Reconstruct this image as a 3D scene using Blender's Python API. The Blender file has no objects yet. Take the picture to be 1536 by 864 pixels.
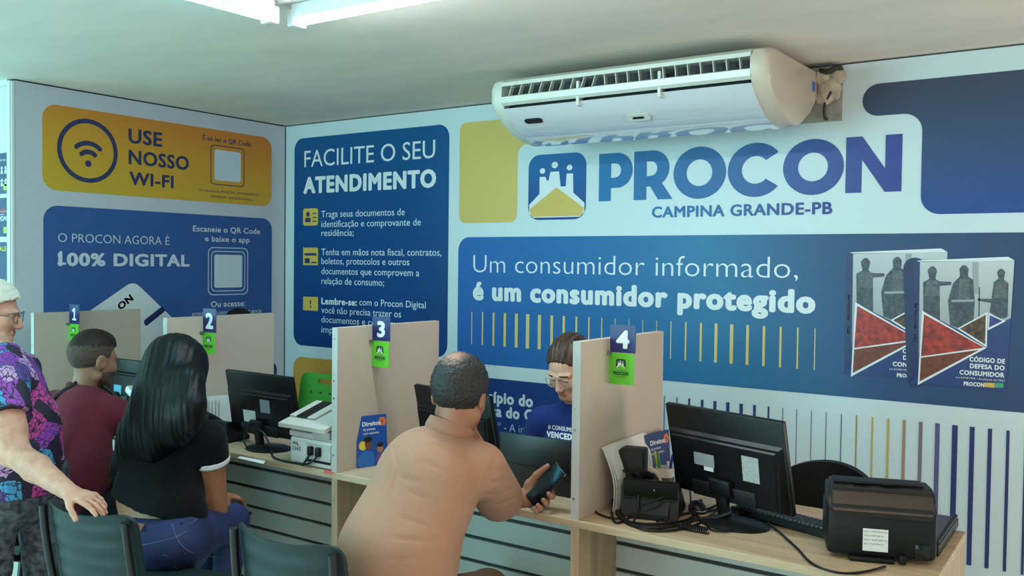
import bpy, bmesh, math, random
import numpy as np
from mathutils import Vector, Matrix

SC = bpy.context.scene
COL = SC.collection
random.seed(4)

# ------------------------------------------------------------------ camera
# room axes: the back wall is y = 0, the left partition x = 0, the floor z = 0
FPX = 1348.77                                   # focal length in pixels of a 1536 x 864 picture
CAM = np.array([5.14205, -4.55, 1.60])
_yaw, _pit, _rol = 0.59877271, -0.02675955, 0.01201468
_f = np.array([-math.sin(_yaw) * math.cos(_pit), math.cos(_yaw) * math.cos(_pit), math.sin(_pit)])
_r0 = np.array([math.cos(_yaw), math.sin(_yaw), 0.0])
_u0 = np.cross(_r0, _f)
CR = _r0 * math.cos(_rol) + _u0 * math.sin(_rol)
CU = -_r0 * math.sin(_rol) + _u0 * math.cos(_rol)
CF = _f
cam = bpy.data.objects.new('camera', bpy.data.cameras.new('camera'))
COL.objects.link(cam)
cam.data.sensor_width = 36.0
cam.data.lens = FPX / 1536 * 36.0
cam.data.clip_start = 0.05
cam.matrix_world = Matrix(((CR[0], CU[0], -CF[0], CAM[0]), (CR[1], CU[1], -CF[1], CAM[1]), (CR[2], CU[2], -CF[2], CAM[2]), (0, 0, 0, 1)))
SC.camera = cam

# ------------------------------------------------------------------ light and exposure
SC.view_settings.view_transform = 'Standard'
SC.view_settings.look = 'None'
SC.view_settings.gamma = 1.0
SC.view_settings.use_curve_mapping = False
SC.view_settings.exposure = 0.17
world = bpy.data.worlds.new('daylight')
SC.world = world
world.use_nodes = True
world.node_tree.nodes['Background'].inputs[0].default_value = (0.78, 0.92, 1.0, 1)
world.node_tree.nodes['Background'].inputs[1].default_value = 0.55
TUBE_POWER = 62.0
def area(name, loc, target, size, power, color):
    L = bpy.data.lights.new(name, 'AREA')
    L.shape = 'RECTANGLE'; L.size, L.size_y = size; L.energy = power; L.color = color
    o = bpy.data.objects.new(name, L); COL.objects.link(o)
    o.location = loc
    o.rotation_euler = (Vector(target) - Vector(loc)).to_track_quat('-Z', 'Y').to_euler()
    return o
area('shopfront_daylight', (4.4, -6.9, 1.3), (3.2, 0, 2.5), (3.4, 2.0), 32, (1.0, 0.97, 0.93))  # soft fill added from behind the camera
area('side_window_daylight', (0.6, -6.9, 1.5), (2.0, 0, 1.5), (2.4, 2.0), 170, (0.42, 0.94, 1.0))
area('far_window_daylight', (6.9, -0.85, 1.15), (3.6, -1.3, 2.0), (1.1, 1.3), 36, (1.0, 0.87, 0.78))  # warm fill added to brighten the right ceiling and divider faces
area('passage_light', (-2.3, -4.2, 1.7), (0.5, -2.0, 1.2), (1.6, 1.6), 60, (0.42, 0.97, 1.0))

# ------------------------------------------------------------------ materials
def lin(c):
    out = []
    for v in c[:3]:
        v = v / 255.0
        out.append(v / 12.92 if v <= 0.04045 else ((v + 0.055) / 1.055) ** 2.4)
    return (*out, 1.0)
ALB = 0.80                                      # how light all dyed, painted and printed surfaces are
def alb(c): v = lin(c); return (v[0] * ALB, v[1] * ALB, v[2] * ALB, 1.0)
MATS = {}
def mat(name, rgb, rough=0.55, metal=0.0, bump=0.0, bscale=60.0, stretch=(1, 1, 1), var=0.0, vscale=8.0, rgb2=None, spec=0.5, emit=0.0, coat=0.0, sheen=0.0):
    """A plain procedural material: base colour with optional noise variation and noise bump."""
    if name in MATS: return MATS[name]
    m = bpy.data.materials.new(name); m.use_nodes = True
    nt = m.node_tree; b = nt.nodes['Principled BSDF']
    b.inputs['Base Color'].default_value = alb(rgb)
    b.inputs['Roughness'].default_value = rough
    b.inputs['Metallic'].default_value = metal
    b.inputs['Specular IOR Level'].default_value = spec
    b.inputs['Coat Weight'].default_value = coat
    b.inputs['Sheen Weight'].default_value = sheen
    if emit:
        b.inputs['Emission Color'].default_value = lin(rgb); b.inputs['Emission Strength'].default_value = emit
    if var or bump:
        tc = nt.nodes.new('ShaderNodeTexCoord'); mp = nt.nodes.new('ShaderNodeMapping')
        mp.inputs['Scale'].default_value = stretch
        nt.links.new(tc.outputs['Object'], mp.inputs['Vector'])
    if var:
        n = nt.nodes.new('ShaderNodeTexNoise'); n.inputs['Scale'].default_value = vscale; n.inputs['Detail'].default_value = 5
        nt.links.new(mp.outputs[0], n.inputs['Vector'])
        r = nt.nodes.new('ShaderNodeValToRGB')
        a = alb(rgb); c = alb(rgb2) if rgb2 else tuple(x * (1 - var) for x in a[:3]) + (1,)
        r.color_ramp.elements[0].position = 0.35; r.color_ramp.elements[1].position = 0.65
        r.color_ramp.elements[0].color = a; r.color_ramp.elements[1].color = c
        nt.links.new(n.outputs['Fac'], r.inputs[0]); nt.links.new(r.outputs[0], b.inputs['Base Color'])
    if bump:
        n2 = nt.nodes.new('ShaderNodeTexNoise'); n2.inputs['Scale'].default_value = bscale; n2.inputs['Detail'].default_value = 4
        nt.links.new(mp.outputs[0], n2.inputs['Vector'])
        bp = nt.nodes.new('ShaderNodeBump'); bp.inputs['Strength'].default_value = bump; bp.inputs['Distance'].default_value = 0.004
        nt.links.new(n2.outputs['Fac'], bp.inputs['Height']); nt.links.new(bp.outputs[0], b.inputs['Normal'])
    MATS[name] = m
    return m
def gradmat(name, stops, axis=(1, 0, 0), off=0.0, rough=0.4):
    """A colour gradient across the mesh's own bounds (generated coordinates)."""
    if name in MATS: return MATS[name]
    m = bpy.data.materials.new(name); m.use_nodes = True
    nt = m.node_tree; b = nt.nodes['Principled BSDF']
    b.inputs['Roughness'].default_value = rough; b.inputs['Specular IOR Level'].default_value = 0.2
    tc = nt.nodes.new('ShaderNodeTexCoord'); d = nt.nodes.new('ShaderNodeVectorMath'); d.operation = 'DOT_PRODUCT'
    d.inputs[1].default_value = axis
    nt.links.new(tc.outputs['Generated'], d.inputs[0])
    ad = nt.nodes.new('ShaderNodeMath'); ad.inputs[1].default_value = off
    nt.links.new(d.outputs['Value'], ad.inputs[0])
    r = nt.nodes.new('ShaderNodeValToRGB'); el = r.color_ramp.elements
    while len(el) < len(stops): el.new(0.5)
    for e, (p, c) in zip(el, stops): e.position = p; e.color = alb(c)
    nt.links.new(ad.outputs[0], r.inputs[0]); nt.links.new(r.outputs[0], b.inputs['Base Color'])
    MATS[name] = m
    return m
def woodmat(name, c1, c2, sc=(0.9, 11, 11)):
    m = bpy.data.materials.new(name); m.use_nodes = True
    nt = m.node_tree; b = nt.nodes['Principled BSDF']; b.inputs['Roughness'].default_value = 0.45
    tc = nt.nodes.new('ShaderNodeTexCoord'); mp = nt.nodes.new('ShaderNodeMapping'); mp.inputs['Scale'].default_value = sc
    nt.links.new(tc.outputs['Object'], mp.inputs['Vector'])
    n = nt.nodes.new('ShaderNodeTexNoise'); n.inputs['Scale'].default_value = 3.0; n.inputs['Detail'].default_value = 8; n.inputs['Distortion'].default_value = 0.6
    nt.links.new(mp.outputs[0], n.inputs['Vector'])
    r = nt.nodes.new('ShaderNodeValToRGB'); r.color_ramp.elements[0].position = 0.3; r.color_ramp.elements[1].position = 0.72
    r.color_ramp.elements[0].color = alb(c1); r.color_ramp.elements[1].color = alb(c2)
    nt.links.new(n.outputs['Fac'], r.inputs[0]); nt.links.new(r.outputs[0], b.inputs['Base Color'])
    return m

M_WALL = mat('white_wall_vinyl', (214, 229, 232), 0.42)
M_WALLL = mat('pale_grey_wall_vinyl', (206, 210, 218), 0.42)
M_CEIL = mat('plaster_ceiling', (246, 234, 220), 0.8, bump=0.25, bscale=5, stretch=(1, 2.2, 1), var=0.08, vscale=2.2)
M_FLOOR = mat('grey_floor_tile', (250, 250, 244), 0.35, var=0.1)
M_DARKGAP = mat('shadow_gap_black', (12, 12, 12), 0.8)
M_NAVY = mat('navy_print', (22, 54, 112), 0.38)
M_NAVYD = mat('deep_navy_print', (24, 36, 92), 0.38)
M_WHITE = mat('white_print', (232, 238, 240), 0.45)
M_GOLD = mat('gold_print', (222, 186, 84), 0.45)
M_INK = mat('dark_blue_ink', (32, 48, 96), 0.45)
M_BLACK = mat('black_plastic', (13, 13, 14), 0.42, spec=.3)
M_BLACK2 = mat('soft_black_plastic', (18, 18, 19), 0.55, bump=0.15, bscale=500, spec=.3)
M_GLOSS = mat('gloss_black', (10, 10, 12), 0.12)
M_CABLE = mat('black_cable', (12, 12, 13), 0.45, spec=.3)
M_STEEL = mat('brushed_steel', (170, 172, 175), 0.3, metal=1.0)
M_PAPER = mat('white_paper', (232, 230, 226), 0.7)
M_STICK = mat('silver_sticker', (150, 156, 162), 0.5)
M_CODE = mat('grey_sticker', (180, 184, 180), 0.6, var=.25, vscale=160)
M_WOOD = woodmat('pale_oak_laminate', (206, 180, 148), (172, 144, 112))
M_GREIGE = mat('greige_laminate', (208, 190, 174), 0.5, var=0.05, vscale=3)
M_EDGE = mat('grey_edge_band', (186, 184, 178), 0.5)
M_SLAT = mat('pale_slat_board', (176, 178, 170), 0.5)
M_WOODV = woodmat('upright_oak_laminate', (196, 168, 136), (164, 136, 106), (11, 11, .9))

# ------------------------------------------------------------------ object helpers
def link(o, parent=None):
    COL.objects.link(o)
    if parent is not None: o.parent = parent
    return o
def base(parent):
    """World position of a thing, summed up its parents (things are only moved, never turned, before their parts are built)."""
    v = Vector((0, 0, 0))
    while parent is not None:
        v = v + Vector(parent.location); parent = parent.parent
    return v
def obj(name, bm, material, parent=None, smooth=False, world=True, loc=None):
    """Links a bmesh as ONE mesh object. world=True: the shape was drawn in room coordinates."""
    me = bpy.data.meshes.new(name)
    bmesh.ops.recalc_face_normals(bm, faces=bm.faces[:])
    o0 = base(parent) if parent is not None else Vector(loc if loc is not None else (0, 0, 0))
    if world and o0.length > 0: bmesh.ops.translate(bm, verts=bm.verts[:], vec=-o0)
    bm.to_mesh(me); bm.free()
    for m in (material if isinstance(material, (list, tuple)) else [material]): me.materials.append(m)
    if smooth:
        me.polygons.foreach_set('use_smooth', [True] * len(me.polygons))
        try: me.set_sharp_from_angle(angle=math.radians(38))
        except Exception: pass
    o = bpy.data.objects.new(name, me); link(o, parent)
    if parent is None: o.location = o0
    return o
def tag(o, label, cat, group=None):
    o['label'] = label; o['category'] = cat
    if group: o['group'] = group
    return o
def thing(name, label, cat, loc=(0, 0, 0), group=None):
    o = bpy.data.objects.new(name, None); o.empty_display_size = 0.05
    COL.objects.link(o); o.location = loc
    return tag(o, label, cat, group)
def struct(name, bm, m, smooth=False):
    o = obj(name, bm, m, None, smooth); o['kind'] = 'structure'
    return o
def copy_tree(o, parent=None):
    c = o.copy(); COL.objects.link(c)
    if parent is not None: c.parent = parent
    for ch in list(o.children): copy_tree(ch, c)
    return c
def BM(): return bmesh.new()
def box(bm, lo, hi, bev=0.0, rot=None, piv=None, seg=2):
    """Axis-aligned box lo..hi, edges rounded by bev, then turned by rot about piv."""
    lo = Vector(lo); hi = Vector(hi)
    r = bmesh.ops.create_cube(bm, size=1.0)
    vs = r['verts']; s = hi - lo; c = (hi + lo) / 2
    for v in vs: v.co = Vector((v.co.x * s.x, v.co.y * s.y, v.co.z * s.z)) + c
    if bev > 0:
        es = list({e for v in vs for e in v.link_edges})
        r = bmesh.ops.bevel(bm, geom=es, offset=min(bev, min(s) * 0.49), segments=seg, affect='EDGES', profile=0.5)
        vs = list({v for f in r['faces'] for v in f.verts} | {v for v in vs if v.is_valid})
    if rot is not None:
        p = Vector(piv) if piv is not None else c
        M = rot if isinstance(rot, Matrix) else Matrix.Rotation(rot, 3, 'Z')
        for v in vs: v.co = M @ (v.co - p) + p
    return vs
def cyl(bm, p0, p1, r0, r1=None, n=16):
    p0 = Vector(p0); p1 = Vector(p1); r1 = r0 if r1 is None else r1
    d = (p1 - p0); L = d.length; q = d.to_track_quat('Z', 'Y').to_matrix()
    r = bmesh.ops.create_cone(bm, cap_ends=True, segments=n, radius1=r0, radius2=r1, depth=L)
    for v in r['verts']: v.co = q @ v.co + (p0 + p1) / 2
    return r['verts']
def ball(bm, c, rad, n=16):
    r = bmesh.ops.create_uvsphere(bm, u_segments=n, v_segments=max(6, n // 2), radius=1.0)
    rad = (rad,) * 3 if isinstance(rad, (int, float)) else rad
    for v in r['verts']: v.co = Vector((v.co.x * rad[0], v.co.y * rad[1], v.co.z * rad[2])) + Vector(c)
    return r['verts']
def catmull(pts, k=6, closed=False):
    pts = [Vector(p) for p in pts]; n = len(pts); out = []
    rng = n if closed else n - 1
    for i in range(rng):
        if closed: a, b, c, d = pts[i - 1], pts[i], pts[(i + 1) % n], pts[(i + 2) % n]
        else: a, b, c, d = pts[max(i - 1, 0)], pts[i], pts[i + 1], pts[min(i + 2, n - 1)]
        for j in range(k):
            t = j / k
            out.append(0.5 * ((2 * b) + (c - a) * t + (2 * a - 5 * b + 4 * c - d) * t * t + (3 * b - a - 3 * c + d) * t ** 3))
    if not closed: out.append(pts[-1])
    return out
def tube(bm, pts, rad, n=8, smooth=6, closed=False):
    """A round tube swept along a smoothed path."""
    P = catmull(pts, smooth, closed) if smooth else [Vector(p) for p in pts]
    rings = []; m = len(P); nrm = None
    for i, p in enumerate(P):
        t = (P[(i + 1) % m] - P[i - 1]) if closed else (P[min(i + 1, m - 1)] - P[max(i - 1, 0)])
        if t.length < 1e-9: t = Vector((0, 0, 1))
        t.normalize()
        if nrm is None: nrm = t.orthogonal().normalized()
        nrm = (nrm - t * nrm.dot(t))
        nrm = nrm.normalized() if nrm.length > 1e-6 else t.orthogonal().normalized()
        bi = t.cross(nrm); rr = rad(i / max(1, m - 1)) if callable(rad) else rad
        rings.append([bm.verts.new(p + (nrm * math.cos(a) + bi * math.sin(a)) * rr) for a in [2 * math.pi * k / n for k in range(n)]])
    for i in range(m if closed else m - 1):
        A, B = rings[i], rings[(i + 1) % m]
        for k in range(n): bm.faces.new((A[k], A[(k + 1) % n], B[(k + 1) % n], B[k]))
    if not closed:
        bm.faces.new(rings[0][::-1]); bm.faces.new(rings[-1])
def lathe(bm, prof, c=(0, 0, 0), n=28, M=None):
    """Profile of (radius, height) turned about a vertical axis at c."""
    c = Vector(c); rings = []
    for r, z in prof:
        rings.append([bm.verts.new(c + (M @ Vector((r * math.cos(a), r * math.sin(a), z)) if M else Vector((r * math.cos(a), r * math.sin(a), z)))) for a in [2 * math.pi * k / n for k in range(n)]])
    for A, B in zip(rings, rings[1:]):
        for k in range(n): bm.faces.new((A[k], A[(k + 1) % n], B[(k + 1) % n], B[k]))
    bm.faces.new(rings[0][::-1]); bm.faces.new(rings[-1])

class Plane:
    """A flat surface in the room: U to the viewer's right, V up, N out of it."""
    def __init__(s, o, U, V, N):
        s.o, s.U, s.V, s.N = (np.array(x, float) for x in (o, U, V, N))
    def px(s, x, y):
        d = CF + (x - 768) / FPX * CR - (y - 432) / FPX * CU
        t = ((s.o - CAM) @ s.N) / (d @ s.N); p = CAM + d * t - s.o
        return (float(p @ s.U), float(p @ s.V))
    def w(s, u, v, d=0.0): return Vector(s.o + s.U * u + s.V * v + s.N * d)
BACK = Plane((0, 0, 0), (1, 0, 0), (0, 0, 1), (0, -1, 0))
LEFT = Plane((0, 0, 0), (0, 1, 0), (0, 0, 1), (1, 0, 0))
RETURN = Plane((0, -1.957, 0), (1, 0, 0), (0, 0, 1), (0, -1, 0))
def xplane(x): return Plane((x, 0, 0), (0, 1, 0), (0, 0, 1), (1, 0, 0))
def yplane(y): return Plane((0, y, 0), (1, 0, 0), (0, 0, 1), (0, -1, 0))
def at_y(x, y, Y): u, v = yplane(Y).px(x, y); return Vector((u, Y, v))
def at_z(x, y, Z):
    d = CF + (x - 768) / FPX * CR - (y - 432) / FPX * CU
    return Vector(CAM + d * (Z - CAM[2]) / d[2])
def at_x(x, y, X):
    d = CF + (x - 768) / FPX * CR - (y - 432) / FPX * CU
    return Vector(CAM + d * (X - CAM[0]) / d[0])

def roundpoly(pts, r, seg=7):
    """Polygon with rounded corners (r one radius or one per corner); works on convex and concave corners."""
    n = len(pts); rs = r if isinstance(r, (list, tuple)) else [r] * n; out = []
    for i in range(n):
        p = Vector(pts[i]); a = Vector(pts[i - 1]) - p; b = Vector(pts[(i + 1) % n]) - p
        la, lb = a.length, b.length; a.normalize(); b.normalize()
        if rs[i] <= 1e-6: out.append(tuple(p)); continue
        ang = a.angle(b); t = min(rs[i] / math.tan(ang / 2), la * 0.5, lb * 0.5); rr = t * math.tan(ang / 2)
        c = p + (a + b).normalized() * (rr / math.sin(ang / 2)); s = p + a * t - c; e = p + b * t - c
        a0 = math.atan2(s.y, s.x); da = math.atan2(e.y, e.x) - a0
        while da > math.pi: da -= 2 * math.pi
        while da < -math.pi: da += 2 * math.pi
        for k in range(seg + 1): th = a0 + da * k / seg; out.append((c.x + rr * math.cos(th), c.y + rr * math.sin(th)))
    return out
def rrect(u0, v0, u1, v1, r): return roundpoly([(u0, v0), (u1, v0), (u1, v1), (u0, v1)], r)
def slab(bm, pl, poly, d0, d1):
    """A flat plate with outline poly on plane pl, from depth d0 (wall side) to d1 (front)."""
    n = len(poly)
    A = [bm.verts.new(pl.w(u, v, d0)) for u, v in poly]; B = [bm.verts.new(pl.w(u, v, d1)) for u, v in poly]
    f = bm.faces.new(B); f.normal_update()
    for i in range(n): bm.faces.new((A[i], A[(i + 1) % n], B[(i + 1) % n], B[i]))
    if n > 4: bmesh.ops.triangulate(bm, faces=[f])
def ring(bm, pl, outer, inner, d):
    A = [bm.verts.new(pl.w(u, v, d)) for u, v in outer]; B = [bm.verts.new(pl.w(u, v, d)) for u, v in inner]; n = len(outer)
    for i in range(n): bm.faces.new((A[i], A[(i + 1) % n], B[(i + 1) % n], B[i]))
def circ(u, v, r, n=40, ry=None): return [(u + r * math.cos(2 * math.pi * k / n), v + (ry or r) * math.sin(2 * math.pi * k / n)) for k in range(n)]
def flat(bm, pl, poly, d):
    f = bm.faces.new([bm.verts.new(pl.w(u, v, d)) for u, v in poly])
    f.normal_update()
    if len(poly) > 4: bmesh.ops.triangulate(bm, faces=[f])

_TXT = {}
def glyphs(s, bold, shear=0.0):
    key = (s, bold, shear)
    if key in _TXT: return _TXT[key]
    c = bpy.data.curves.new('t', 'FONT'); c.body = s; c.resolution_u = 3; c.shear = shear
    if bold < 0: c.offset = bold
    c.space_character = 1.0 + max(bold, 0) * 2.2
    o = bpy.data.objects.new('t', c); COL.objects.link(o)
    me = bpy.data.meshes.new_from_object(o.evaluated_get(bpy.context.evaluated_depsgraph_get()))
    v = np.array([x.co[:2] for x in me.vertices]); fs = [tuple(p.vertices) for p in me.polygons]
    bpy.data.objects.remove(o); bpy.data.curves.remove(c); bpy.data.meshes.remove(me)
    if bold > 0:                                   # heavier strokes: the outline stamped around a small circle
        n = len(v); k = 8; V = []; F = []
        for j in range(k):
            a = 2 * math.pi * (j + .5) / k
            V.append(v + np.array((math.cos(a) * bold, math.sin(a) * bold * .8))); F += [tuple(i + j * n for i in f) for f in fs]
        v = np.concatenate(V); fs = F
    _TXT[key] = (v, fs); return v, fs
CAPH = float(glyphs('H', 0.0)[0][:, 1].max())
def text(bm, pl, s, u0, u1, v, h, bold=0.0, d=0.003, vr=None, shear=0.0):
    """Writing on a plane from u0 to u1, its capitals h tall on base line v (vr: base line at the far end)."""
    V, F = glyphs(s, bold, shear); lo, hi = V[:, 0].min(), V[:, 0].max()
    vs = []
    for x, y in V:
        t = (x - lo) / (hi - lo)
        vs.append(bm.verts.new(pl.w(u0 + (u1 - u0) * t, v + ((vr - v) * t if vr is not None else 0) + y * h / (CAPH + bold), d + 2.5e-5 * (len(vs) * 8 // len(V)))))
    for f in F:
        try: bm.faces.new([vs[i] for i in f])
        except ValueError: pass
def tpx(bm, pl, s, a, b, top, bold=0.0, d=0.003):
    """Writing given by the photo's base-line ends a, b and the height of its capitals at the start."""
    p, q = pl.px(*a), pl.px(*b); t = pl.px(a[0], top)
    text(bm, pl, s, p[0], q[0], (p[1] + q[1]) / 2, t[1] - p[1], bold, d)
def wbox(pl, a, b):
    """Rectangle on a plane from two photo points: top-left and bottom-right."""
    p, q = pl.px(*a), pl.px(*b)
    return p[0], q[1], q[0], p[1]

# ------------------------------------------------------------------ the room
CEIL = 2.5987
bm = BM(); box(bm, (-2.6, -7.2, -0.1), (7.0, 0.2, 0)); struct('floor', bm, M_FLOOR)
bm = BM(); box(bm, (-2.6, -7.2, CEIL), (7.0, 0.2, CEIL + 0.1)); struct('ceiling', bm, M_CEIL)
bm = BM(); box(bm, (-0.1, 0.0, 0), (7.0, 0.2, CEIL - 0.009)); struct('wall_back', bm, M_WALL)
bm = BM(); box(bm, (-0.12, -1.957, 0), (0.0, 0.0, CEIL - 0.009)); struct('wall_left', bm, M_WALLL)
bm = BM(); box(bm, (-2.6, -1.957, 0), (-0.12, -1.85, CEIL)); struct('wall_side', bm, M_WALL)
bm = BM(); box(bm, (-2.7, -7.2, 0), (-2.6, -1.85, CEIL)); struct('wall_far_left', bm, M_WALL)
bm = BM(); box(bm, (7.0, -7.2, 0), (7.1, 0.2, CEIL)); struct('wall_right', bm, M_WALL)
bm = BM()
box(bm, (-2.6, -7.2, 0), (7.0, -7.1, 0.4)); box(bm, (-2.6, -7.2, 2.57), (7.0, -7.1, CEIL)); box(bm, (6.2, -7.2, 0.4), (7.0, -7.1, 2.57)); box(bm, (-2.6, -7.2, 0.4), (-0.7, -7.1, 2.57)); box(bm, (1.9, -7.2, 0.4), (2.6, -7.1, 2.57))
struct('wall_front', bm, M_WALL)
bm = BM(); box(bm, (-0.11, -1.95, CEIL - 0.009), (7.0, 0.15, CEIL)); bmesh.ops.delete(bm, geom=[], context='VERTS')
bm.free()
bm = BM(); box(bm, (0.03, 0.03, CEIL - 0.0095), (7.0, 0.15, CEIL - 0.0005)); struct('trim_1', bm, M_DARKGAP)
bm = BM(); box(bm, (-0.10, -1.955, CEIL - 0.0095), (-0.012, 0.0, CEIL - 0.0005)); struct('trim_2', bm, M_DARKGAP)
bm = BM(); box(bm, (-0.055, -1.975, 0), (0.002, -1.957, CEIL - 0.012), 0.003); box(bm, (-0.022, -1.983, 0), (-0.006, -1.975, CEIL - 0.012), 0.002)
struct('trim_3', bm, mat('white_corner_profile', (225, 232, 232), 0.4))
bm = BM(); box(bm, (0.0, -0.006, 0), (0.006, 0.0, CEIL - 0.012)); struct('trim_4', bm, mat('grey_joint', (70, 80, 88), 0.6))
bm = BM(); box(bm, (-2.6, -1.975, CEIL - 0.03), (-0.05, -1.957, CEIL), 0.004); struct('trim_5', bm, mat('white_corner_profile', (225, 232, 232), 0.4))
bm = BM()
for y0_, y1_, z0_, z1_ in ((-1.50, -1.44, .45, 1.9), (-.26, -.20, .45, 1.9), (-1.44, -.26, .45, .51), (-1.44, -.26, 1.84, 1.9)): box(bm, (6.96, y0_, z0_), (7.0, y1_, z1_), .004)
struct('added_window_1', bm, mat('white_corner_profile', (225, 232, 232), 0.4))  # unseen frame added to go with the warm fill light
# exposed strip of bare wall beside the air conditioner
pl = BACK; u0, v0, u1, v1 = wbox(pl, (1120, 100), (1263, 181))
bm = BM(); slab(bm, pl, [(u0, v0), (u1, v0), (u1, CEIL - 0.01), (u0, CEIL - 0.01)], 0.0, 0.0015)
struct('trim_6', bm, mat('bare_cement', (176, 172, 160), 0.85, bump=0.5, bscale=40, var=0.3, vscale=14))

# scraped plaster marks on the ceiling
bm = BM()
for (xa, ya), (xb, yb), w in (((433, 157.5), (497, 149), .007), ((398, 121), (419, 120.5), .006), ((382, 96), (400, 93), .004), ((384, 112), (396, 107), .007)):
    a = at_z(xa, ya, CEIL - .0006); b = at_z(xb, yb, CEIL - .0006); d = (b - a).normalized(); s = Vector((-d.y, d.x, 0)) * w
    P = [a, a + (b - a) * .3 + s, a + (b - a) * .7 + s * .6, b, a + (b - a) * .6 - s * .7, a + (b - a) * .2 - s * .4]
    bm.faces.new([bm.verts.new(p) for p in P])
struct('trim_7', bm, mat('fresh_plaster', (255, 255, 250), .9))
# ------------------------------------------------------------------ ceiling lamps
M_TUBE = mat('lit_tube', (226, 246, 255), 0.5, emit=TUBE_POWER * 1.6)
M_TUBEC = mat('lit_tube_cyan', (84, 226, 255), 0.5, emit=TUBE_POWER * .7)
M_TUBEW = mat('lit_tube_warm', (255, 222, 190), 0.5, emit=TUBE_POWER * .85)
M_LAMPW = mat('white_lamp_body', (235, 235, 232), 0.4)
def lamp(a, b, label, tube_mat=None):
    a = Vector(a); b = Vector(b); d = (b - a).normalized(); s = Vector((-d.y, d.x, 0))
    t = thing('ceiling_lamp', label, 'lamp', (a + b) / 2, 'batten lamps set in a square on the ceiling')
    L = (b - a).length; ang = math.atan2(d.y, d.x); c = (a + b) / 2
    bm = BM(); box(bm, c + Vector((-L / 2, -0.031, -0.010)), c + Vector((L / 2, 0.031, 0.0487)), 0.004, ang, c); obj('housing', bm, M_LAMPW, t)
    for e in (-1, 1):
        bm = BM(); box(bm, c + Vector((e * L / 2 - 0.022, -0.033, -0.038)), c + Vector((e * L / 2 + 0.022, 0.033, 0.03)), 0.008, ang, c); obj('end_cap', bm, M_LAMPW, t, True)
    bm = BM()
    P = []
    for e in (-1, 1):
        P.append([bm.verts.new(c + d * (e * (L / 2 - 0.022)) + s * (0.03 * math.cos(th)) + Vector((0, 0, -0.012 - 0.016 * math.sin(th)))) for th in [math.pi * k / 10 for k in range(11)]])
    for k in range(10): bm.faces.new((P[0][k], P[0][k + 1], P[1][k + 1], P[1][k]))
    obj('diffuser', bm, tube_mat or M_TUBE, t, True)
LZ = CEIL - 0.0490
lamp((2.395, -2.20, LZ), (2.33, -3.40, LZ), 'lit white batten lamp pointing towards the viewer, meeting the other at its corner', M_TUBEC)
lamp((2.44, -2.105, LZ), (3.64, -2.08, LZ), 'lit white batten lamp running parallel to the wall with the printed panels')
lamp((4.7, -3.15, LZ), (5.9, -3.15, LZ), 'lit white batten lamp beyond the fourth desk, parallel to the wall', M_TUBEW)
lamp((5.4, -3.7, LZ), (5.42, -4.9, LZ), 'lit white batten lamp pointing towards the shopfront at the far end', M_TUBEW)
lamp((0.6, -5.2, LZ), (1.8, -5.2, LZ), 'lit white batten lamp over the entrance side of the waiting area', M_TUBEC)
# ------------------------------------------------------------------ printed panels on the walls
def panel_thing(name, label, pl, poly, material, d=0.002, cat='wall sign'):
    us = [p[0] for p in poly]; vs = [p[1] for p in poly]
    t = thing(name, label, cat, pl.w((min(us) + max(us)) / 2, min(vs), 0))
    bm = BM(); slab(bm, pl, poly, 0.0, d); obj('panel', bm, material, t)
    return t
def words(t, pl, lines, material, d=0.003, name='lettering'):
    bm = BM()
    for s, a, b, top, bold in lines: tpx(bm, pl, s, a, b, top, bold, d)
    return obj(name, bm, material, t)
M_PALE = mat('pale_letters', (214, 226, 236), 0.5)
M_ORANGEP = gradmat('orange_yellow_print', [(0.0, (216, 176, 60)), (0.5, (222, 164, 56)), (1.0, (214, 132, 50))], (0.45, 0.0, 0.0), 0.0)
# left wall: generated coordinates run (depth, along, up)
M_WIFI = gradmat('wifi_panel_print', [(0.0, (216, 180, 60)), (0.55, (222, 164, 58)), (1.0, (216, 132, 56))], (0, 0.25, 0.8), 0.0)

# Wi-Fi panel
pl = LEFT
u0, v1 = pl.px(63, 154); u1, _ = pl.px(407, 300); v0 = pl.px(240, 297.5)[1]; v1 = pl.px(240, 181.5)[1]
t = panel_thing('wall_panel', 'orange printed wall panel with a Wi-Fi symbol in a ring', pl, rrect(u0, v0, u1, v1, 0.085), M_WIFI)
cu, cv = pl.px(132, 226.4); ro = (pl.px(132, 178.5)[1] - pl.px(132, 274.3)[1]) / 2
bm = BM(); ring(bm, pl, circ(cu, cv, ro), circ(cu, cv, ro * 0.86), 0.003)
def arc(bm, r, w, a0, a1, cv2):
    P = [a0 + (a1 - a0) * k / 16 for k in range(17)]
    o = [(cu + (r + w) * math.cos(a), cv2 + (r + w) * math.sin(a)) for a in P]; i = [(cu + (r - w) * math.cos(a), cv2 + (r - w) * math.sin(a)) for a in P]
    for k in range(16):
        bm.faces.new([bm.verts.new(pl.w(*q, 0.003)) for q in (o[k], o[k + 1], i[k + 1], i[k])])
    for a in (a0, a1): flat(bm, pl, circ(cu + r * math.cos(a), cv2 + r * math.sin(a), w, 14), 0.0031)
arc(bm, ro * 0.58, ro * 0.075, math.radians(48), math.radians(132), cv - ro * 0.34)
arc(bm, ro * 0.33, ro * 0.075, math.radians(48), math.radians(132), cv - ro * 0.36)
flat(bm, pl, circ(cu, cv - ro * 0.40, ro * 0.105, 20), 0.003)
obj('icon', bm, M_INK, t)
words(t, pl, [('USE', (192.2, 214.2), (243, 219.2), 192.6, .035), ('NOSSO', (192.5, 245.3), (283, 255), 224, .035), ('WI-FI', (193.6, 275.8), (260, 282.4), 256.5, .035)], M_INK)
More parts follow.
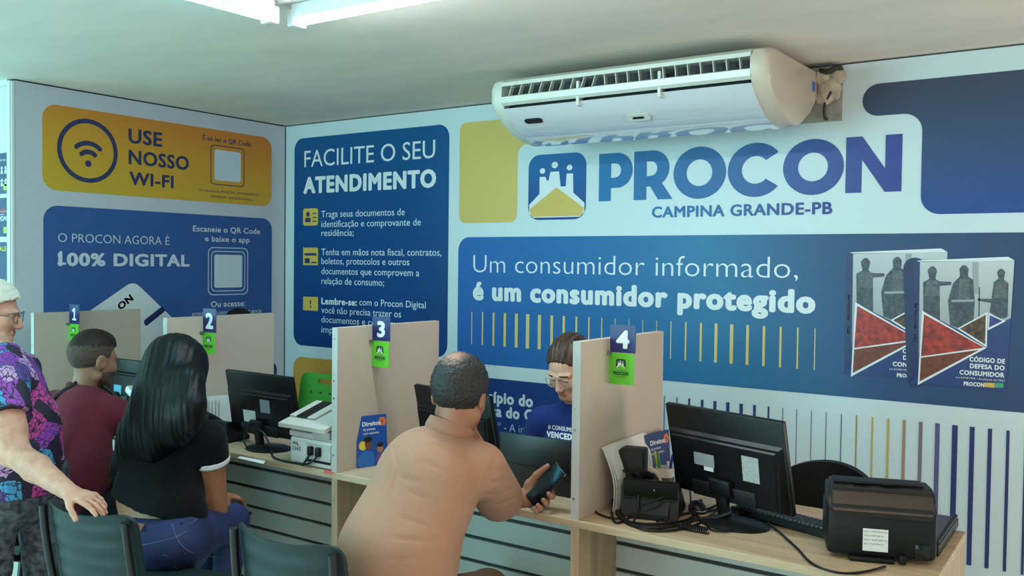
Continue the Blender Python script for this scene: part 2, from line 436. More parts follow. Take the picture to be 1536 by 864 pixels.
words(t, pl, [('É só ler o QR Code', (303.6, 210.4), (376, 219), 203.2, .02), ('Ou conecte-se: PROCON_ATENDIMENTO', (298, 287.2), (388, 293.6), 283.6, .0), ('SENHA: atendimento', (315, 296.6), (378.4, 300.4), 293, .0)], M_INK)
def codeframe(t, a, b, rads, material, tile):
    q = wbox(LEFT, a, b); w, h = q[2] - q[0], q[3] - q[1]
    for k, r in enumerate(rads):
        e = k * w * 0.075
        o = rrect(q[0] + e, q[1] + e, q[2] - e, q[3] - e, r); i = rrect(q[0] + e + .006, q[1] + e + .006, q[2] - e - .006, q[3] - e - .006, r - .004)
        bm = BM(); ring(bm, LEFT, o, i, 0.003); obj('outline_frame', bm, material, t)
    e = w * tile
    bm = BM(); flat(bm, LEFT, rrect(q[0] + e, q[1] + e * 1.0, q[2] - e, q[3] - e, 0.015), 0.0032); obj('blank_tile', bm, M_PALE, t)
codeframe(t, (315.5, 216.2), (366, 281), (0.03,), M_INK, 0.11)

# '100% digital' panel
u0 = pl.px(65, 380)[0]; u1 = pl.px(407.5, 380)[0]; v1 = pl.px(240, 318)[1]
t = panel_thing('wall_panel', 'navy printed wall panel about going digital, with a tilted phone drawing', pl, rrect(u0, 0.70, u1, v1, 0.085), mat('digital_panel_navy', (58, 96, 160), 0.4, spec=.2))
words(t, pl, [('O PROCON AGORA É', (86.6, 363.2), (253.8, 367.3), 350, -.008)], M_PALE)
words(t, pl, [('100% DIGITAL', (87, 396.6), (284, 400.4), 377, .045)], M_PALE)
bm = BM(); flat(bm, pl, [pl.px(*p) for p in ((86.3, 380.5), (90.5, 376.2), (93, 377.2), (92, 383), (86.3, 385.2))], .0034); flat(bm, pl, [pl.px(*p) for p in ((85.8, 393.4), (98.5, 393.8), (98.5, 397.2), (85.8, 396.8))], .0034); obj('lettering', bm, M_PALE, t)
words(t, pl, [('Escaneie o QR Code', (289, 345.7), (389.5, 352), 337, .022), ('e baixe o app', (307, 361), (374, 364.6), 352.6, .022), ('Ou acesse:', (316, 459.3), (367.3, 460), 450.6, .02), ('procondigital.campinagrande.pb.gov.br', (288, 472), (392.8, 469.8), 466, .0)], M_PALE)
codeframe(t, (311.7, 370.5), (371.5, 441.5), (0.04, 0.035), M_PALE, 0.15)
bm = BM(); flat(bm, pl, roundpoly([pl.px(*p) for p in ((200, 421), (345, 560), (215, 590), (100, 490))], [0.07, 0.03, 0.03, 0.03]), 0.0030); obj('phone_drawing', bm, M_WHITE, t)
bm = BM(); flat(bm, pl, roundpoly([pl.px(*p) for p in ((215, 481), (243, 459), (248, 466), (217, 491))], 0.015), 0.0036)
flat(bm, pl, [pl.px(*p) for p in ((216, 541), (246, 517), (246, 545), (216, 565))], 0.0036); obj('button_drawing', bm, M_NAVYD, t)
bm = BM(); p, q, r = pl.px(180, 465.5), pl.px(200, 449), pl.px(174, 457)
V, F = glyphs('ON', .05); L = V[:, 0].max()
ex = Vector(q) - Vector(p); ey = Vector(r) - Vector(p)
vs = [bm.verts.new(pl.w(p[0] + ex.x * x / L + ey.x * y / .75, p[1] + ex.y * x / L + ey.y * y / .75, 0.0036)) for x, y in V]
for f in F: bm.faces.new([vs[i] for i in f])
obj('lettering', bm, M_NAVYD, t)

# posters on the return wall
pl = RETURN
for i, (ya, yb, lab) in enumerate(((228, 290, 'topmost navy poster with small white icons at the wall end'), (296, 355, 'middle navy poster with a red heading at the wall end'), (363, 470, 'lowest navy poster with a yellow heading at the wall end'))):
    v1 = pl.px(19, ya)[1]; v0 = pl.px(18, yb)[1]
    t = panel_thing('poster', lab, pl, [(-0.50, v0), (-0.062, v0), (-0.062, v1), (-0.50, v1)], mat('poster_navy', (14, 58, 104), 0.4), 0.003, 'poster')
    if i == 0:
        bm = BM()
        for k in range(9):
            for j in range(2):
                uu, vv = -0.095 - k * 0.042, v1 - 0.085 - j * 0.07
                flat(bm, pl, circ(uu, vv, 0.010, 12), 0.004); flat(bm, pl, [(uu - .014, vv - .032), (uu + .014, vv - .032), (uu + .009, vv - .012), (uu - .009, vv - .012)], 0.004)
        obj('icon', bm, M_PALE, t)
    bm = BM()
    if i == 0: text(bm, pl, 'Atendimento prioritário', -0.49, -0.09, v1 - 0.045, 0.014, .01, 0.004)
    else:
        text(bm, pl, 'VEDADO' if i == 1 else 'ACESSE E VALE', -0.40, -0.09, v1 - 0.085 if i == 1 else v1 - 0.05, 0.026, .03, 0.004)
    obj('lettering', bm, (M_PALE, mat('poster_red', (200, 60, 60), 0.5), mat('poster_yellow', (214, 200, 70), 0.5))[i], t)
    bm = BM(); flat(bm, pl, rrect(-0.12, v0 + .02, -0.075, v0 + .055, .004), 0.004); obj('badge', bm, mat('poster_lime', (170, 210, 60), 0.5), t)
    bm = BM()
    for k in range(4 if i else 1): text(bm, pl, 'atendimento preferencial nesta unidade do estado', -0.49, -0.08 - 0.03 * (k % 2), v0 + 0.14 - k * 0.017 if i else v0 + 0.07, 0.009, 0, 0.004)
    if i == 1: text(bm, pl, 'ENTRAR NESTE LOCAL', -0.49, -0.075, v1 - 0.125, 0.022, .03, 0.004)
    obj('fine_lettering', bm, M_PALE, t)

# 'Facilite' panel
pl = BACK
M_FAC = gradmat('facilite_print_tint', [(0.0, (22, 62, 124)), (0.6, (16, 78, 136)), (1.0, (18, 88, 142))], (0, 0, 1))  # navy print; teal at the top is partly cyan light in the colour
u0 = pl.px(441.3, 360)[0]; u1 = pl.px(672.6, 360)[0]; v1 = pl.px(560, 197)[1]; v0 = pl.px(461.7, 518.8)[1]
t = panel_thing('wall_panel', 'tall navy printed wall panel listing three yellow-icon document tips', pl, rrect(u0, v0, u1, v1, 0.085), M_FAC)
words(t, pl, [('FACILITE O SEU', (457, 249), (653, 238.9), 224.8, .0)], M_WHITE)
words(t, pl, [('ATENDIMENTO', (455.6, 288), (654.5, 281.3), 264, .055)], M_WHITE)
body = [('Traga seus documentos de', (482.5, 325.7), (607.5, 323.2), 315.9), ('identificação e comprovante de', (482.5, 339.7), (631.6, 339.4), 330), ('residência;', (482.5, 353.6), (531, 354.2), 343.8),
 ('Tenha em mãos nota fiscal, contratos,', (482.5, 381.3), (662.6, 385.2), 371.6), ('boletos, protocolos e outros', (482.5, 395.2), (614.4, 398.9), 385.5), ('documentos que comprovem a', (482.5, 410.5), (629.3, 415), 400.8), ('relação de consumo;', (482.5, 425.3), (576.5, 429.4), 415.5),
 ('com o Procon Digital', (539.4, 457.9), (639, 462.3), 448.2), ('você não precisa trazer os', (482.5, 470.2), (602, 475.3), 460.5), ('documentos e comprovantes', (482.5, 484.5), (623.7, 491.5), 474.8), ('impressos.', (482.5, 499.4), (535.7, 501.6), 489.7)]
words(t, pl, [(*b, .004) for b in body], M_PALE)
words(t, pl, [('Lembre-se:', (482.5, 456.3), (535.7, 458), 446.6, .045)], M_WHITE)
for k, (a, b) in enumerate((((455.2, 313), (477.4, 338.2)), ((455.2, 372), (477.4, 398)), ((455.2, 444.7), (477.4, 466.5)))):
    q = wbox(pl, a, b); bm = BM()
    w, h = q[2] - q[0], q[3] - q[1]
    flat(bm, pl, rrect(*q, .02 if k == 0 else .004), 0.003)
    if k == 1:
        for j in range(6): flat(bm, pl, [(q[0] + w * j / 6, q[3]), (q[0] + w * (j + .6) / 6, q[3]), (q[0] + w * (j + .3) / 6, q[3] + .008)], 0.003)
    ic = obj('icon', bm, M_GOLD, t)
    bm = BM()
    X = lambda s: q[0] + w * s
    Y = lambda s: q[1] + h * s
    if k == 0:
        flat(bm, pl, circ(X(.33), Y(.66), w * .12, 16), .0035); flat(bm, pl, roundpoly([(X(.12), Y(.2)), (X(.54), Y(.2)), (X(.48), Y(.46)), (X(.18), Y(.46))], .008), .0035)
        for yy in (.70, .47, .24): flat(bm, pl, rrect(X(.64), Y(yy) - .004, X(.9), Y(yy) + .004, .003), .0035)
    elif k == 1:
        flat(bm, pl, [(X(.1), Y(.56)), (X(.9), Y(.56)), (X(.9), Y(.70)), (X(.1), Y(.70))], .0035); flat(bm, pl, [(X(.12), Y(.12)), (X(.45), Y(.12)), (X(.45), Y(.40)), (X(.12), Y(.40))], .0035); flat(bm, pl, [(X(.55), Y(.12)), (X(.9), Y(.12)), (X(.9), Y(.2)), (X(.55), Y(.2))], .0035)
    else:
        flat(bm, pl, rrect(X(.46), Y(.45), X(.54), Y(.78), .004), .0035); flat(bm, pl, circ(X(.5), Y(.27), w * .05, 12), .0035)
    obj('symbol', bm, M_INK, ic)
# orange panel below it
v1 = pl.px(470, 537)[1]
t = panel_thing('wall_panel', 'plain orange printed wall panel behind the green chair', pl, rrect(u0, 0.35, u1, v1, 0.085), mat('orange_print', (214, 158, 62), 0.45))
# yellow panel
x0 = pl.px(689, 300)[0]; x1 = pl.px(776, 290)[0]; top = pl.px(740, 180)[1]; bot = pl.px(735, 334)[1]; mid = pl.px(820, 213.5)[1]
t = panel_thing('wall_panel', 'plain yellow printed wall panel running behind the air conditioner', pl, roundpoly([(x0, bot), (x1, bot), (x1, mid), (x1 + .55, mid), (x1 + .55, top), (x0, top)], [.05, .05, .07, .04, .04, .05]), mat('yellow_print', (222, 190, 96), 0.45))
# dark panel at the far end
M_SLATE = gradmat('slate_blue_print_sheen', [(0.0, (46, 80, 152)), (0.5, (60, 82, 120)), (1.0, (68, 76, 96))], (0.0, 0, 1))  # print gradient with reflected light mixed into its tones
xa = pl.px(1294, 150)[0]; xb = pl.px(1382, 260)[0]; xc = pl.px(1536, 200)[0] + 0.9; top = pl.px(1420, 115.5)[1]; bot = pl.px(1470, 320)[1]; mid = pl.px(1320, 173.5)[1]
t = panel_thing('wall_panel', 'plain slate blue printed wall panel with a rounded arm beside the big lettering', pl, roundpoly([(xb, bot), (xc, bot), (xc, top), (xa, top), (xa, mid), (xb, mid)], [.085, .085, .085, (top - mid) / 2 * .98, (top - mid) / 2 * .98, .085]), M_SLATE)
# logo mark and big lettering
def logo(t, pl, q, d, white, blue, gold):
    """Rounded square mark with three figures on a road; q = (u0, v0, u1, v1)."""
    w, h = q[2] - q[0], q[3] - q[1]
    X = lambda s: q[0] + w * s
    Y = lambda s: q[1] + h * s
    bm = BM(); flat(bm, pl, rrect(*q, w * .19), d); obj('mark_ground', bm, blue, t)
    bm = BM()
    e = .035
    ring(bm, pl, rrect(*q, w * .19), rrect(X(e), Y(e), X(1 - e), Y(1 - e), w * .16), d + .0004)
    obj('mark_outline', bm, blue, t)
    bm = BM(); z = d + .0006
    flat(bm, pl, [(X(.02), Y(.24)), (X(.20), Y(.40)), (X(.20), Y(.66)), (X(.30), Y(.66)), (X(.33), Y(.60)), (X(.36), Y(.60)), (X(.39), Y(.73)), (X(.54), Y(.73)), (X(.57), Y(.50)), (X(.66), Y(.50)), (X(.67), Y(.69)), (X(.78), Y(.69)), (X(.79), Y(.40)), (X(.98), Y(.24)), (X(.98), Y(.10)), (X(.90), Y(.035)), (X(.10), Y(.035)), (X(.02), Y(.10))], z)
    for cx, cy, r in ((.25, .75, .048), (.465, .83, .055), (.72, .78, .048)): flat(bm, pl, circ(X(cx), Y(cy), w * r, 18, h * r * .9), z)
    obj('mark_figures', bm, white, t)
    bm = BM(); flat(bm, pl, roundpoly([(X(.05), Y(.05)), (X(.95), Y(.05)), (X(.97), Y(.17)), (X(.5), Y(.49)), (X(.03), Y(.17))], [w * .1, w * .1, .001, .001, .001]), z + .0005); obj('mark_road', bm, gold, t)
M_LOGOBLUE = gradmat('logo_blue', [(0, (36, 70, 140)), (1, (36, 112, 176))], (0, 0, 1))
q = wbox(pl, (793.5, 233.5), (878.5, 328.5))
t = thing('wall_logo', 'square blue logo with three white figures above a yellow triangle, on the wall', 'logo', pl.w(q[0], q[1]))
logo(t, pl, q, 0.002, M_WHITE, M_LOGOBLUE, M_GOLD)
M_BIG = gradmat('big_letter_print_sheen', [(0, (44, 122, 180)), (.45, (62, 112, 168)), (.75, (70, 92, 160)), (1, (62, 76, 150))], (1, 0, 0))  # blue to navy print, reflections included in the stops
p = pl.px(898, 302); qq = pl.px(1352, 286.9)
t = thing('wall_lettering', 'big blue agency name in capitals on the wall under the air conditioner', 'lettering', pl.w(p[0], p[1]))
def heavy_letters(bm, pl, u0, u1, v, h, d):
    """The agency name in heavy geometric capitals, each letter an outline of its own."""
    W = dict(P=.80, R=.86, O=1.12, C=1.06, N=.96); gap = .035; st = .29
    adv = [W[c] for c in 'PROCON']; tot = sum(adv) + gap * 5; k = (u1 - u0) / tot
    x = 0.0
    dd = [d]
    def P(poly): dd[0] += 1e-5; flat(bm, pl, [(u0 + k * (x + a), v + h * b) for a, b in poly], dd[0])
    def R(o, i): ring(bm, pl, [(u0 + k * (x + a), v + h * b) for a, b in o], [(u0 + k * (x + a), v + h * b) for a, b in i], d)
    def el(cx, cy, rx, ry, a0, a1, n=40): return [(cx + rx * math.cos(math.radians(a0 + (a1 - a0) * j / n)), cy + ry * math.sin(math.radians(a0 + (a1 - a0) * j / n))) for j in range(n + 1)]
    for c, w in zip('PROCON', adv):
        if c in 'PR':
            P([(0, 0), (st, 0), (st, 1), (0, 1)])
            o = [(st, .27)] + el(.44, .635, .36, .365, -90, 90, 20) + [(st, 1)]
            i = [(st, .48)] + el(.40, .635, .13, .145, -90, 90, 20) + [(st, .785)]
            for j in range(len(o) - 1): P([o[j], o[j + 1], i[j + 1], i[j]])
            if c == 'R': P([(.33, .34), (.62, .36), (.88, 0), (.555, 0)])
        elif c == 'O':
            R(el(.56, .5, .56, .515, 0, 360 - 9, 39), el(.56, .5, .275, .262, 0, 360 - 9, 39))
        elif c == 'C':
            o = el(.56, .5, .56, .515, 38, 322); i = el(.56, .5, .275, .262, 42, 318)
            for j in range(40): P([o[j], o[j + 1], i[j + 1], i[j]])
        else:
            P([(0, 0), (.28, 0), (.28, 1), (0, 1)]); P([(.68, 0), (.96, 0), (.96, 1), (.68, 1)]); P([(.0, 1), (.28, 1), (.96, 0), (.68, 0)])
        x += w + gap
p = pl.px(898.2, 302.2); qq = pl.px(1352, 286.9); hh = pl.px(898.2, 231.3)[1] - p[1]
bm = BM(); heavy_letters(bm, pl, p[0], qq[0], (p[1] + qq[1]) / 2, hh, .002); obj('lettering', bm, M_BIG, t)
bm = BM(); tpx(bm, pl, 'CAMPINA GRANDE-PB', (977.7, 326.6), (1248.6, 320), 310.4, .035, .002); obj('lettering', bm, M_BIG, t)

# the long blue slogan panel
M_SLOGAN = gradmat('slogan_print_sheen', [(0.0, (42, 102, 180)), (.22, (38, 108, 172)), (.45, (54, 122, 166)), (.62, (62, 90, 130)), (1, (54, 66, 96))], (1.0, 0, 0.06), -.03)  # blue to navy print; middle stops take in reflected teal light
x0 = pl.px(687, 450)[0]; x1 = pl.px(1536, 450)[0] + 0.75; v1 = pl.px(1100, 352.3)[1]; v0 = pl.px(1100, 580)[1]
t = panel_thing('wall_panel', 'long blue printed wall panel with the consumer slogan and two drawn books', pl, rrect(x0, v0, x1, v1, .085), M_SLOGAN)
words(t, pl, [('Um consumidor informado,', (710.3, 408.3), (1197, 418), 382.5, -.012)], M_WHITE)
words(t, pl, [('é um consumidor protegido', (709.6, 448.6), (1223.2, 468.6), 421, .06)], M_WHITE)
bm = BM()
ST = [(99, 3), (141, 5), (184, 7), (228, 9), (273, 11), (317, 13), (363, 12), (411, 10), (458, 9), (507, 7), (556, 5), (606, 4), (658, 3), (712, 2.5), (766, 2.5), (820, 2.5), (876, 4), (934, 6), (993, 8), (1052, 11), (1113, 13), (1175, 11), (1239, 10), (1304, 8), (1371, 6), (1438, 4)]
va = pl.px(670 + 99 / 2.603, 330 + 357 / 2.603)[1]; vb = pl.px(670 + 99 / 2.603, 330 + 485 / 2.603)[1]
for x, w in ST:
    px = 670 + x / 2.603; py = 330 + (410 + (x - 99) * .055) / 2.603
    a = pl.px(px - w / 5.2, py)[0]; b = pl.px(px + w / 5.2, py)[0]
    flat(bm, pl, [(a, vb), (b, vb), (b, va), (a, va)], .003)
obj('stripe_pattern', bm, mat('gold_stripe', (226, 200, 116), .45), t)
# drawn books
M_GREYSKY = gradmat('cover_photo_grey', [(0, (150, 158, 164)), (1, (206, 212, 214))], (0, 0, 1))
M_STONE = mat('cover_photo_stone', (84, 96, 104), .5, var=.35, vscale=60, rgb2=(56, 66, 76))
M_RED = mat('cover_photo_red', (196, 62, 42), .5, var=.5, vscale=38, rgb2=(120, 40, 44))
M_DARKP = mat('cover_photo_night', (44, 38, 40), .5, var=.5, vscale=55, rgb2=(112, 82, 50))
M_COVER = mat('cover_blue', (36, 62, 120), .45)
M_SPINE = mat('spine_blue', (28, 46, 100), .45)
def drawn_book(t, dx, dy, z, clip):
    """Picture of a book on the panel; offsets in photo pixels."""
    g = lambda *P: [BACK.px(1200 + (x + dx) / 2.881, 340 + (y + dy) / 2.881) for x, y in P]
    S = lambda poly, m, zz, r=0: (lambda bm: (flat(bm, BACK, roundpoly(g(*poly), r) if r else g(*poly), z + zz), obj('book_drawing', bm, m, t))[1])(BM())
    S([(490, 155), (520, 143), (515, 668), (480, 676)], M_SPINE, 0)
    S([(515, 146), (930, 146), (890, 712), (480, 676), (513, 640)], M_COVER, .0004)
    S([(505, 147), (900, 130), (928, 146), (520, 153)], M_WHITE, .0007)
    S([(520, 151), (927, 147), (912, 395), (815, 440), (676, 440), (535, 366), (513, 560)], M_GREYSKY, .0007)
    S([(745, 153), (772, 153), (774, 290), (748, 290)], mat('cover_tower', (160, 168, 172), .5), .0009)
    st = [[(533, 240), (560, 225), (552, 190), (556, 182), (590, 182), (594, 190), (586, 225), (598, 236), (655, 238), (655, 252), (605, 256), (606, 405), (534, 375)],
          [(662, 245), (692, 215), (690, 180), (710, 166), (730, 180), (727, 215), (750, 230), (756, 330), (750, 420), (690, 440), (650, 425), (640, 320)],
          [(838, 240), (858, 225), (852, 195), (870, 183), (888, 195), (882, 228), (902, 245), (898, 390), (868, 400), (820, 370), (826, 330), (768, 320), (768, 310), (828, 312)]]
    for s in st: S(s, M_STONE, .0011)
    for cx, cy, r in ((574, 192, 17), (710, 190, 19), (870, 202, 16)):
        S([(cx + r * math.cos(k * .35), cy + r * 1.25 * math.sin(k * .35)) for k in range(18)], M_STONE, .0012)
    for pts in ([(548, 232), (600, 232), (606, 300), (540, 300)], [(690, 225), (730, 225), (736, 320), (684, 320)], [(846, 236), (892, 236), (896, 310), (838, 310)]): S(pts, mat('cover_photo_drape', (104, 114, 120), .5, var=.4, vscale=90), .00125)
    S([(655, 316), (752, 314), (752, 324), (655, 326)], mat('cover_tower', (160, 168, 172), .5), .0013)
    S([(774, 262), (779, 262), (777, 390), (771, 390)], M_STONE, .0011)
    S([(528, 362), (806, 524), (510, 684)], M_WHITE, .0013)
    S([(537, 378), (796, 522), (524, 560)], M_RED, .0016); S([(524, 566), (775, 532), (518, 668)], mat('cover_photo_rust', (132, 66, 46), .5, var=.4, vscale=50), .0016)
    S([(680, 440), (812, 368), (808, 522)], M_WHITE, .0013); S([(692, 440), (804, 380), (801, 508)], M_DARKP, .0016)
    S([(816, 372), (890, 408), (812, 448)], M_WHITE, .0013); S([(821, 382), (876, 407), (817, 436)], mat('cover_photo_violet', (74, 78, 150), .5, var=.4, vscale=60), .0016)
    bm = BM()
    L = lambda s, x0, x1, y, h, b: text(bm, BACK, s, g((x0, y))[0][0], g((x1, y))[0][0], g(((x0 + x1) / 2, y))[0][1], h, b, z + .002)
    L('CÓDIGO DE', 733, 887, 586, .021, .05); L('DEFESA DO', 735, 885, 615, .021, .05); L('CONSUMIDOR', 690, 884, 644, .021, .05)
    L('Lei 8.078/1990 - Atualizada em 2021', 676, 884, 661, .008, 0); L('PROCON', 708, 797, 688, .018, .06)
    obj('lettering', bm, M_WHITE, t)
    S([(798, 673), (842, 675), (842, 695), (798, 692)], M_GOLD, .0018); S([(844, 674), (880, 676), (879, 696), (844, 694)], mat('cover_green', (70, 170, 120), .5), .0018)
    bm = BM(); a, b = g((494, 500))[0], g((505, 330))[0]
    V, F = glyphs('CDC • PROCON-PB', .03); Lx = V[:, 0].max()
    vs = [bm.verts.new(BACK.w(a[0] - y * .016 + .01, a[1] + (b[1] - a[1]) * x / Lx, z + .001)) for x, y in V]
    for f in F: bm.faces.new([vs[i] for i in f])
    obj('spine_lettering', bm, M_WHITE, t)
drawn_book(t, -289, -36, .0024, True)
bm = BM(); flat(bm, BACK, roundpoly([BACK.px(1200 + x / 2.881, 340 + y / 2.881) for x, y in ((446, 140), (540, 128), (540, 690), (470, 700), (462, 640))], .05), .0050); obj('book_backing', bm, mat('slate_print_flat', (58, 74, 106), .42, spec=.2), t)
drawn_book(t, 0, 0, .0056, False)

# lower navy panel with the law quotation
t = panel_thing('wall_panel', 'navy printed wall panel with a law quotation behind the attendant in glasses', pl, rrect(x0, 0.32, pl.px(985, 640)[0], pl.px(775, 571)[1], .085), mat('quote_navy', (30, 62, 126), .42, spec=.2))
words(t, pl, [('Município do', (693, 601.5), (799.8, 606.3), 585, .05), ('Defesa do C', (700, 622), (799.8, 627.2), 606, .05)], M_PALE)
words(t, pl, [('Art. 1º - A ir', (715, 643), (786, 647.3), 632, -.012)], M_PALE)

# striped printing low on the wall behind the fourth desk
t = thing('wall_stripes', 'printed row of thin to thick stripes low on the white wall, grey, gold and navy', 'wall sign', pl.w(pl.px(1250, 640)[0], .3))
S2 = [(997, 2, 0), (1015.6, 2.4, 0), (1034, 3, 5), (1053.5, 4, 5), (1072.6, 4.6, 5), (1092, 5, 5), (1112, 5, 5), (1132, 4, 5), (1153, 2.6, 5), (1174.4, 1.3, 0), (1195.3, 1.1, 0), (1217.3, 1.2, 0), (1239.5, 1.3, 0), (1262.3, 1.6, 0), (1285, 2, 1), (1308.8, 2.6, 2), (1332.5, 3.6, 2), (1356.5, 4.6, 3), (1381.3, 5.6, 4), (1406.5, 7, 4.5), (1432.7, 8.4, 5), (1458.6, 7.4, 5), (1485.3, 6.2, 5), (1512.3, 5, 5), (1539, 4, 5), (1566, 3, 5), (1594, 2, 5)]
SM = {0: mat('stripe_grey', (108, 122, 138), .5), 1: mat('stripe_olive', (168, 146, 92), .5), 2: mat('stripe_gold', (206, 174, 90), .5), 3: mat('stripe_brown', (172, 138, 112), .5), 4: mat('stripe_mauve', (128, 116, 132), .5), 4.5: mat('stripe_slate', (92, 92, 136), .5), 5: M_NAVYD}
SM[5] = mat('stripe_navy', (38, 52, 112), .5)
vt = pl.px(1350, 600 + 96 / 3.274)[1]
for key in sorted(SM):
    for x, w, c in S2:
        if c != key: continue
        bm = BM(); y = 594 + (x - 997) * .1
        a = pl.px(x - w / 2, y)[0]; b = pl.px(x + w / 2, y)[0]
        flat(bm, pl, [(a, .25), (b, .25), (b, vt), (a, vt)], .002); obj('stripe', bm, SM[key], t)

# ------------------------------------------------------------------ air conditioner
M_ACW = mat('aged_white_plastic', (220, 224, 212), .3)
M_ACS = mat('shaded_tan_plastic', (216, 200, 182), .28)  # white plastic, the end cap's shade put into its tan colour
M_ACG = mat('glossy_white_panel', (226, 230, 234), .05, coat=1.0)
M_ACD = mat('dark_outlet', (14, 15, 16), .6)
AX0, AX1 = 2.485, 3.79
t = thing('air_conditioner', 'long white under-ceiling air conditioner above the big lettering', 'air conditioner', (3.15, -.4, 2.25))
# outline of the side: (y, z), front is -y
PROF = [(-.02, 2.555), (-.70, 2.552), (-.755, 2.535), (-.775, 2.50), (-.775, 2.43), (-.735, 2.375), (-.66, 2.325), (-.56, 2.276), (-.47, 2.254), (-.38, 2.247), (-.30, 2.264), (-.13, 2.345), (-.02, 2.435)]
def sweepx(bm, prof, x0, x1):
    A = [bm.verts.new((x0, y, z)) for y, z in prof]; B = [bm.verts.new((x1, y, z)) for y, z in prof]; n = len(prof)
    for i in range(n): bm.faces.new((A[i], A[(i + 1) % n], B[(i + 1) % n], B[i]))
    bm.faces.new(A[::-1]); bm.faces.new(B)
def openx(bm, prof, x0, x1):
    A = [bm.verts.new((x0, y, z)) for y, z in prof]; B = [bm.verts.new((x1, y, z)) for y, z in prof]
    for i in range(len(prof) - 1): bm.faces.new((A[i], A[i + 1], B[i + 1], B[i]))
core = [(y * .965 - .0, 2.405 + (z - 2.405) * .93) for y, z in PROF]
bm = BM(); sweepx(bm, [(-.03, 2.55), (-.70, 2.545), (-.70, 2.40), (-.64, 2.335), (-.46, 2.27), (-.38, 2.266), (-.30, 2.28), (-.13, 2.355), (-.03, 2.44)], AX0, AX1); obj('casing', bm, M_ACD, t)
bm = BM(); sweepx(bm, [(-.03, 2.556), (-.70, 2.553), (-.752, 2.540), (-.776, 2.522), (-.776, 2.504), (-.70, 2.504), (-.60, 2.52)], AX0, AX1); obj('top_bar', bm, M_ACW, t, True)
bm = BM(); sweepx(bm, [(-.765, 2.455), (-.779, 2.449), (-.776, 2.420), (-.758, 2.407), (-.745, 2.413), (-.745, 2.449)], AX0, AX1 ); obj('flap', bm, M_ACW, t, True)
bm = BM(); sweepx(bm, [(-.755, 2.393), (-.735, 2.374), (-.70, 2.346), (-.66, 2.321), (-.62, 2.300), (-.57, 2.278), (-.52, 2.263), (-.47, 2.254), (-.42, 2.249), (-.36, 2.247), (-.36, 2.256), (-.47, 2.27), (-.66, 2.34), (-.735, 2.392)], AX0, AX1); obj('front_panel', bm, M_ACG, t, True)
bm = BM(); sweepx(bm, [(-.358, 2.248), (-.34, 2.252), (-.30, 2.266), (-.13, 2.345), (-.03, 2.43), (-.03, 2.445), (-.13, 2.36), (-.30, 2.28), (-.34, 2.262)], AX0, AX1); obj('bottom_grille', bm, mat('grey_grille', (150, 156, 150), .5), t, True)
for s in (-1, 1):
    x0 = AX0 if s < 0 else AX1
    bm = BM(); L = []
    cy, cz = -.36, 2.41
    for off, k in ((-.002, 1.0), (.03, 1.0), (.058, .985), (.074, .95), (.078, .90)):
        if s > 0 or True: L.append([bm.verts.new((x0 + s * off, min(-.02, cy + (y - cy) * k), min(2.557, cz + (z - cz) * (1.0 if z > 2.5 and y > -.7 else k)))) for y, z in PROF])
    for A, B in zip(L, L[1:]):
        for i in range(len(PROF)): bm.faces.new((A[i], A[(i + 1) % len(PROF)], B[(i + 1) % len(PROF)], B[i]))
    bm.faces.new(L[0][::-1]); bm.faces.new(L[-1])
    obj('end_cap', bm, M_ACW if s < 0 else M_ACS, t, True)
nv = 21
for k in range(nv):
    x = AX0 + .05 + (AX1 - AX0 - .1) * k / (nv - 1)
    lean = .018 * (1 if k < 9 else -.3)
    bm = BM(); sweepx(bm, [(-.768, 2.506), (-.742, 2.506), (-.742, 2.45), (-.768, 2.45)], x - .0022, x + .0022)
    for v in bm.verts:
        v.co.x += lean * (v.co.z - 2.478) / .025 * .5
    obj('vane', bm, mat('vane_white', (204, 208, 200), .4), t)
for k in (.34, .67):
    x = AX0 + (AX1 - AX0) * k
    bm = BM(); box(bm, (x - .008, -.768, 2.37), (x + .008, -.72, 2.49), .004); obj('strut', bm, M_ACW, t)
bm = BM(); box(bm, (AX0 + .03, -.715, 2.385), (AX1 - .03, -.70, 2.407)); obj('lower_slot', bm, M_ACD, t)
yp, zp = -.685, 2.337
def on_front(bm, x, y, z, w, h, th, n=24, rr=None):
    """A small plate lying on the sloping front panel."""
    sl = Vector((0, .10, -.060)).normalized(); nm = Vector((0, -.060, -.10)).normalized()
    c = Vector((x, y, z))
    P = rrect(-w / 2, -h / 2, w / 2, h / 2, h * .48)
    A = [bm.verts.new(c + Vector((1, 0, 0)) * a - sl * b) for a, b in P]; B = [bm.verts.new(c + Vector((1, 0, 0)) * a - sl * b + nm * th) for a, b in P]
    for i in range(len(P)): bm.faces.new((A[i], A[(i + 1) % len(P)], B[(i + 1) % len(P)], B[i]))
    bm.faces.new(B)
bm = BM(); on_front(bm, AX0 + .14, -.6835, 2.3325, .105, .036, .003); obj('oval_badge', bm, mat('badge_dark', (24, 28, 34), .3), t)
bm = BM(); on_front(bm, 3.20, -.648, 2.3105, .125, .05, .005); dp = obj('display_plate', bm, M_ACW, t, True)
bm = BM(); on_front(bm, 3.20, -.650, 2.3055, .06, .014, .002); obj('display_window', bm, M_BLACK, dp)
bm = BM(); box(bm, (AX1 + .0775, -.135, 2.455), (AX1 + .0795, -.085, 2.50)); obj('rating_sticker', bm, mat('sticker_blue', (60, 120, 190), .5), t)
bm = BM(); box(bm, (AX1 + .0775, -.13, 2.40), (AX1 + .0795, -.09, 2.445)); obj('warning_sticker', bm, mat('sticker_pale', (214, 190, 170), .5), t)
for x in (2.75, 3.55):
    bm = BM(); box(bm, (x - .015, -.5, 2.54), (x + .015, -.1, CEIL)); obj('hanger', bm, M_STEEL, t)
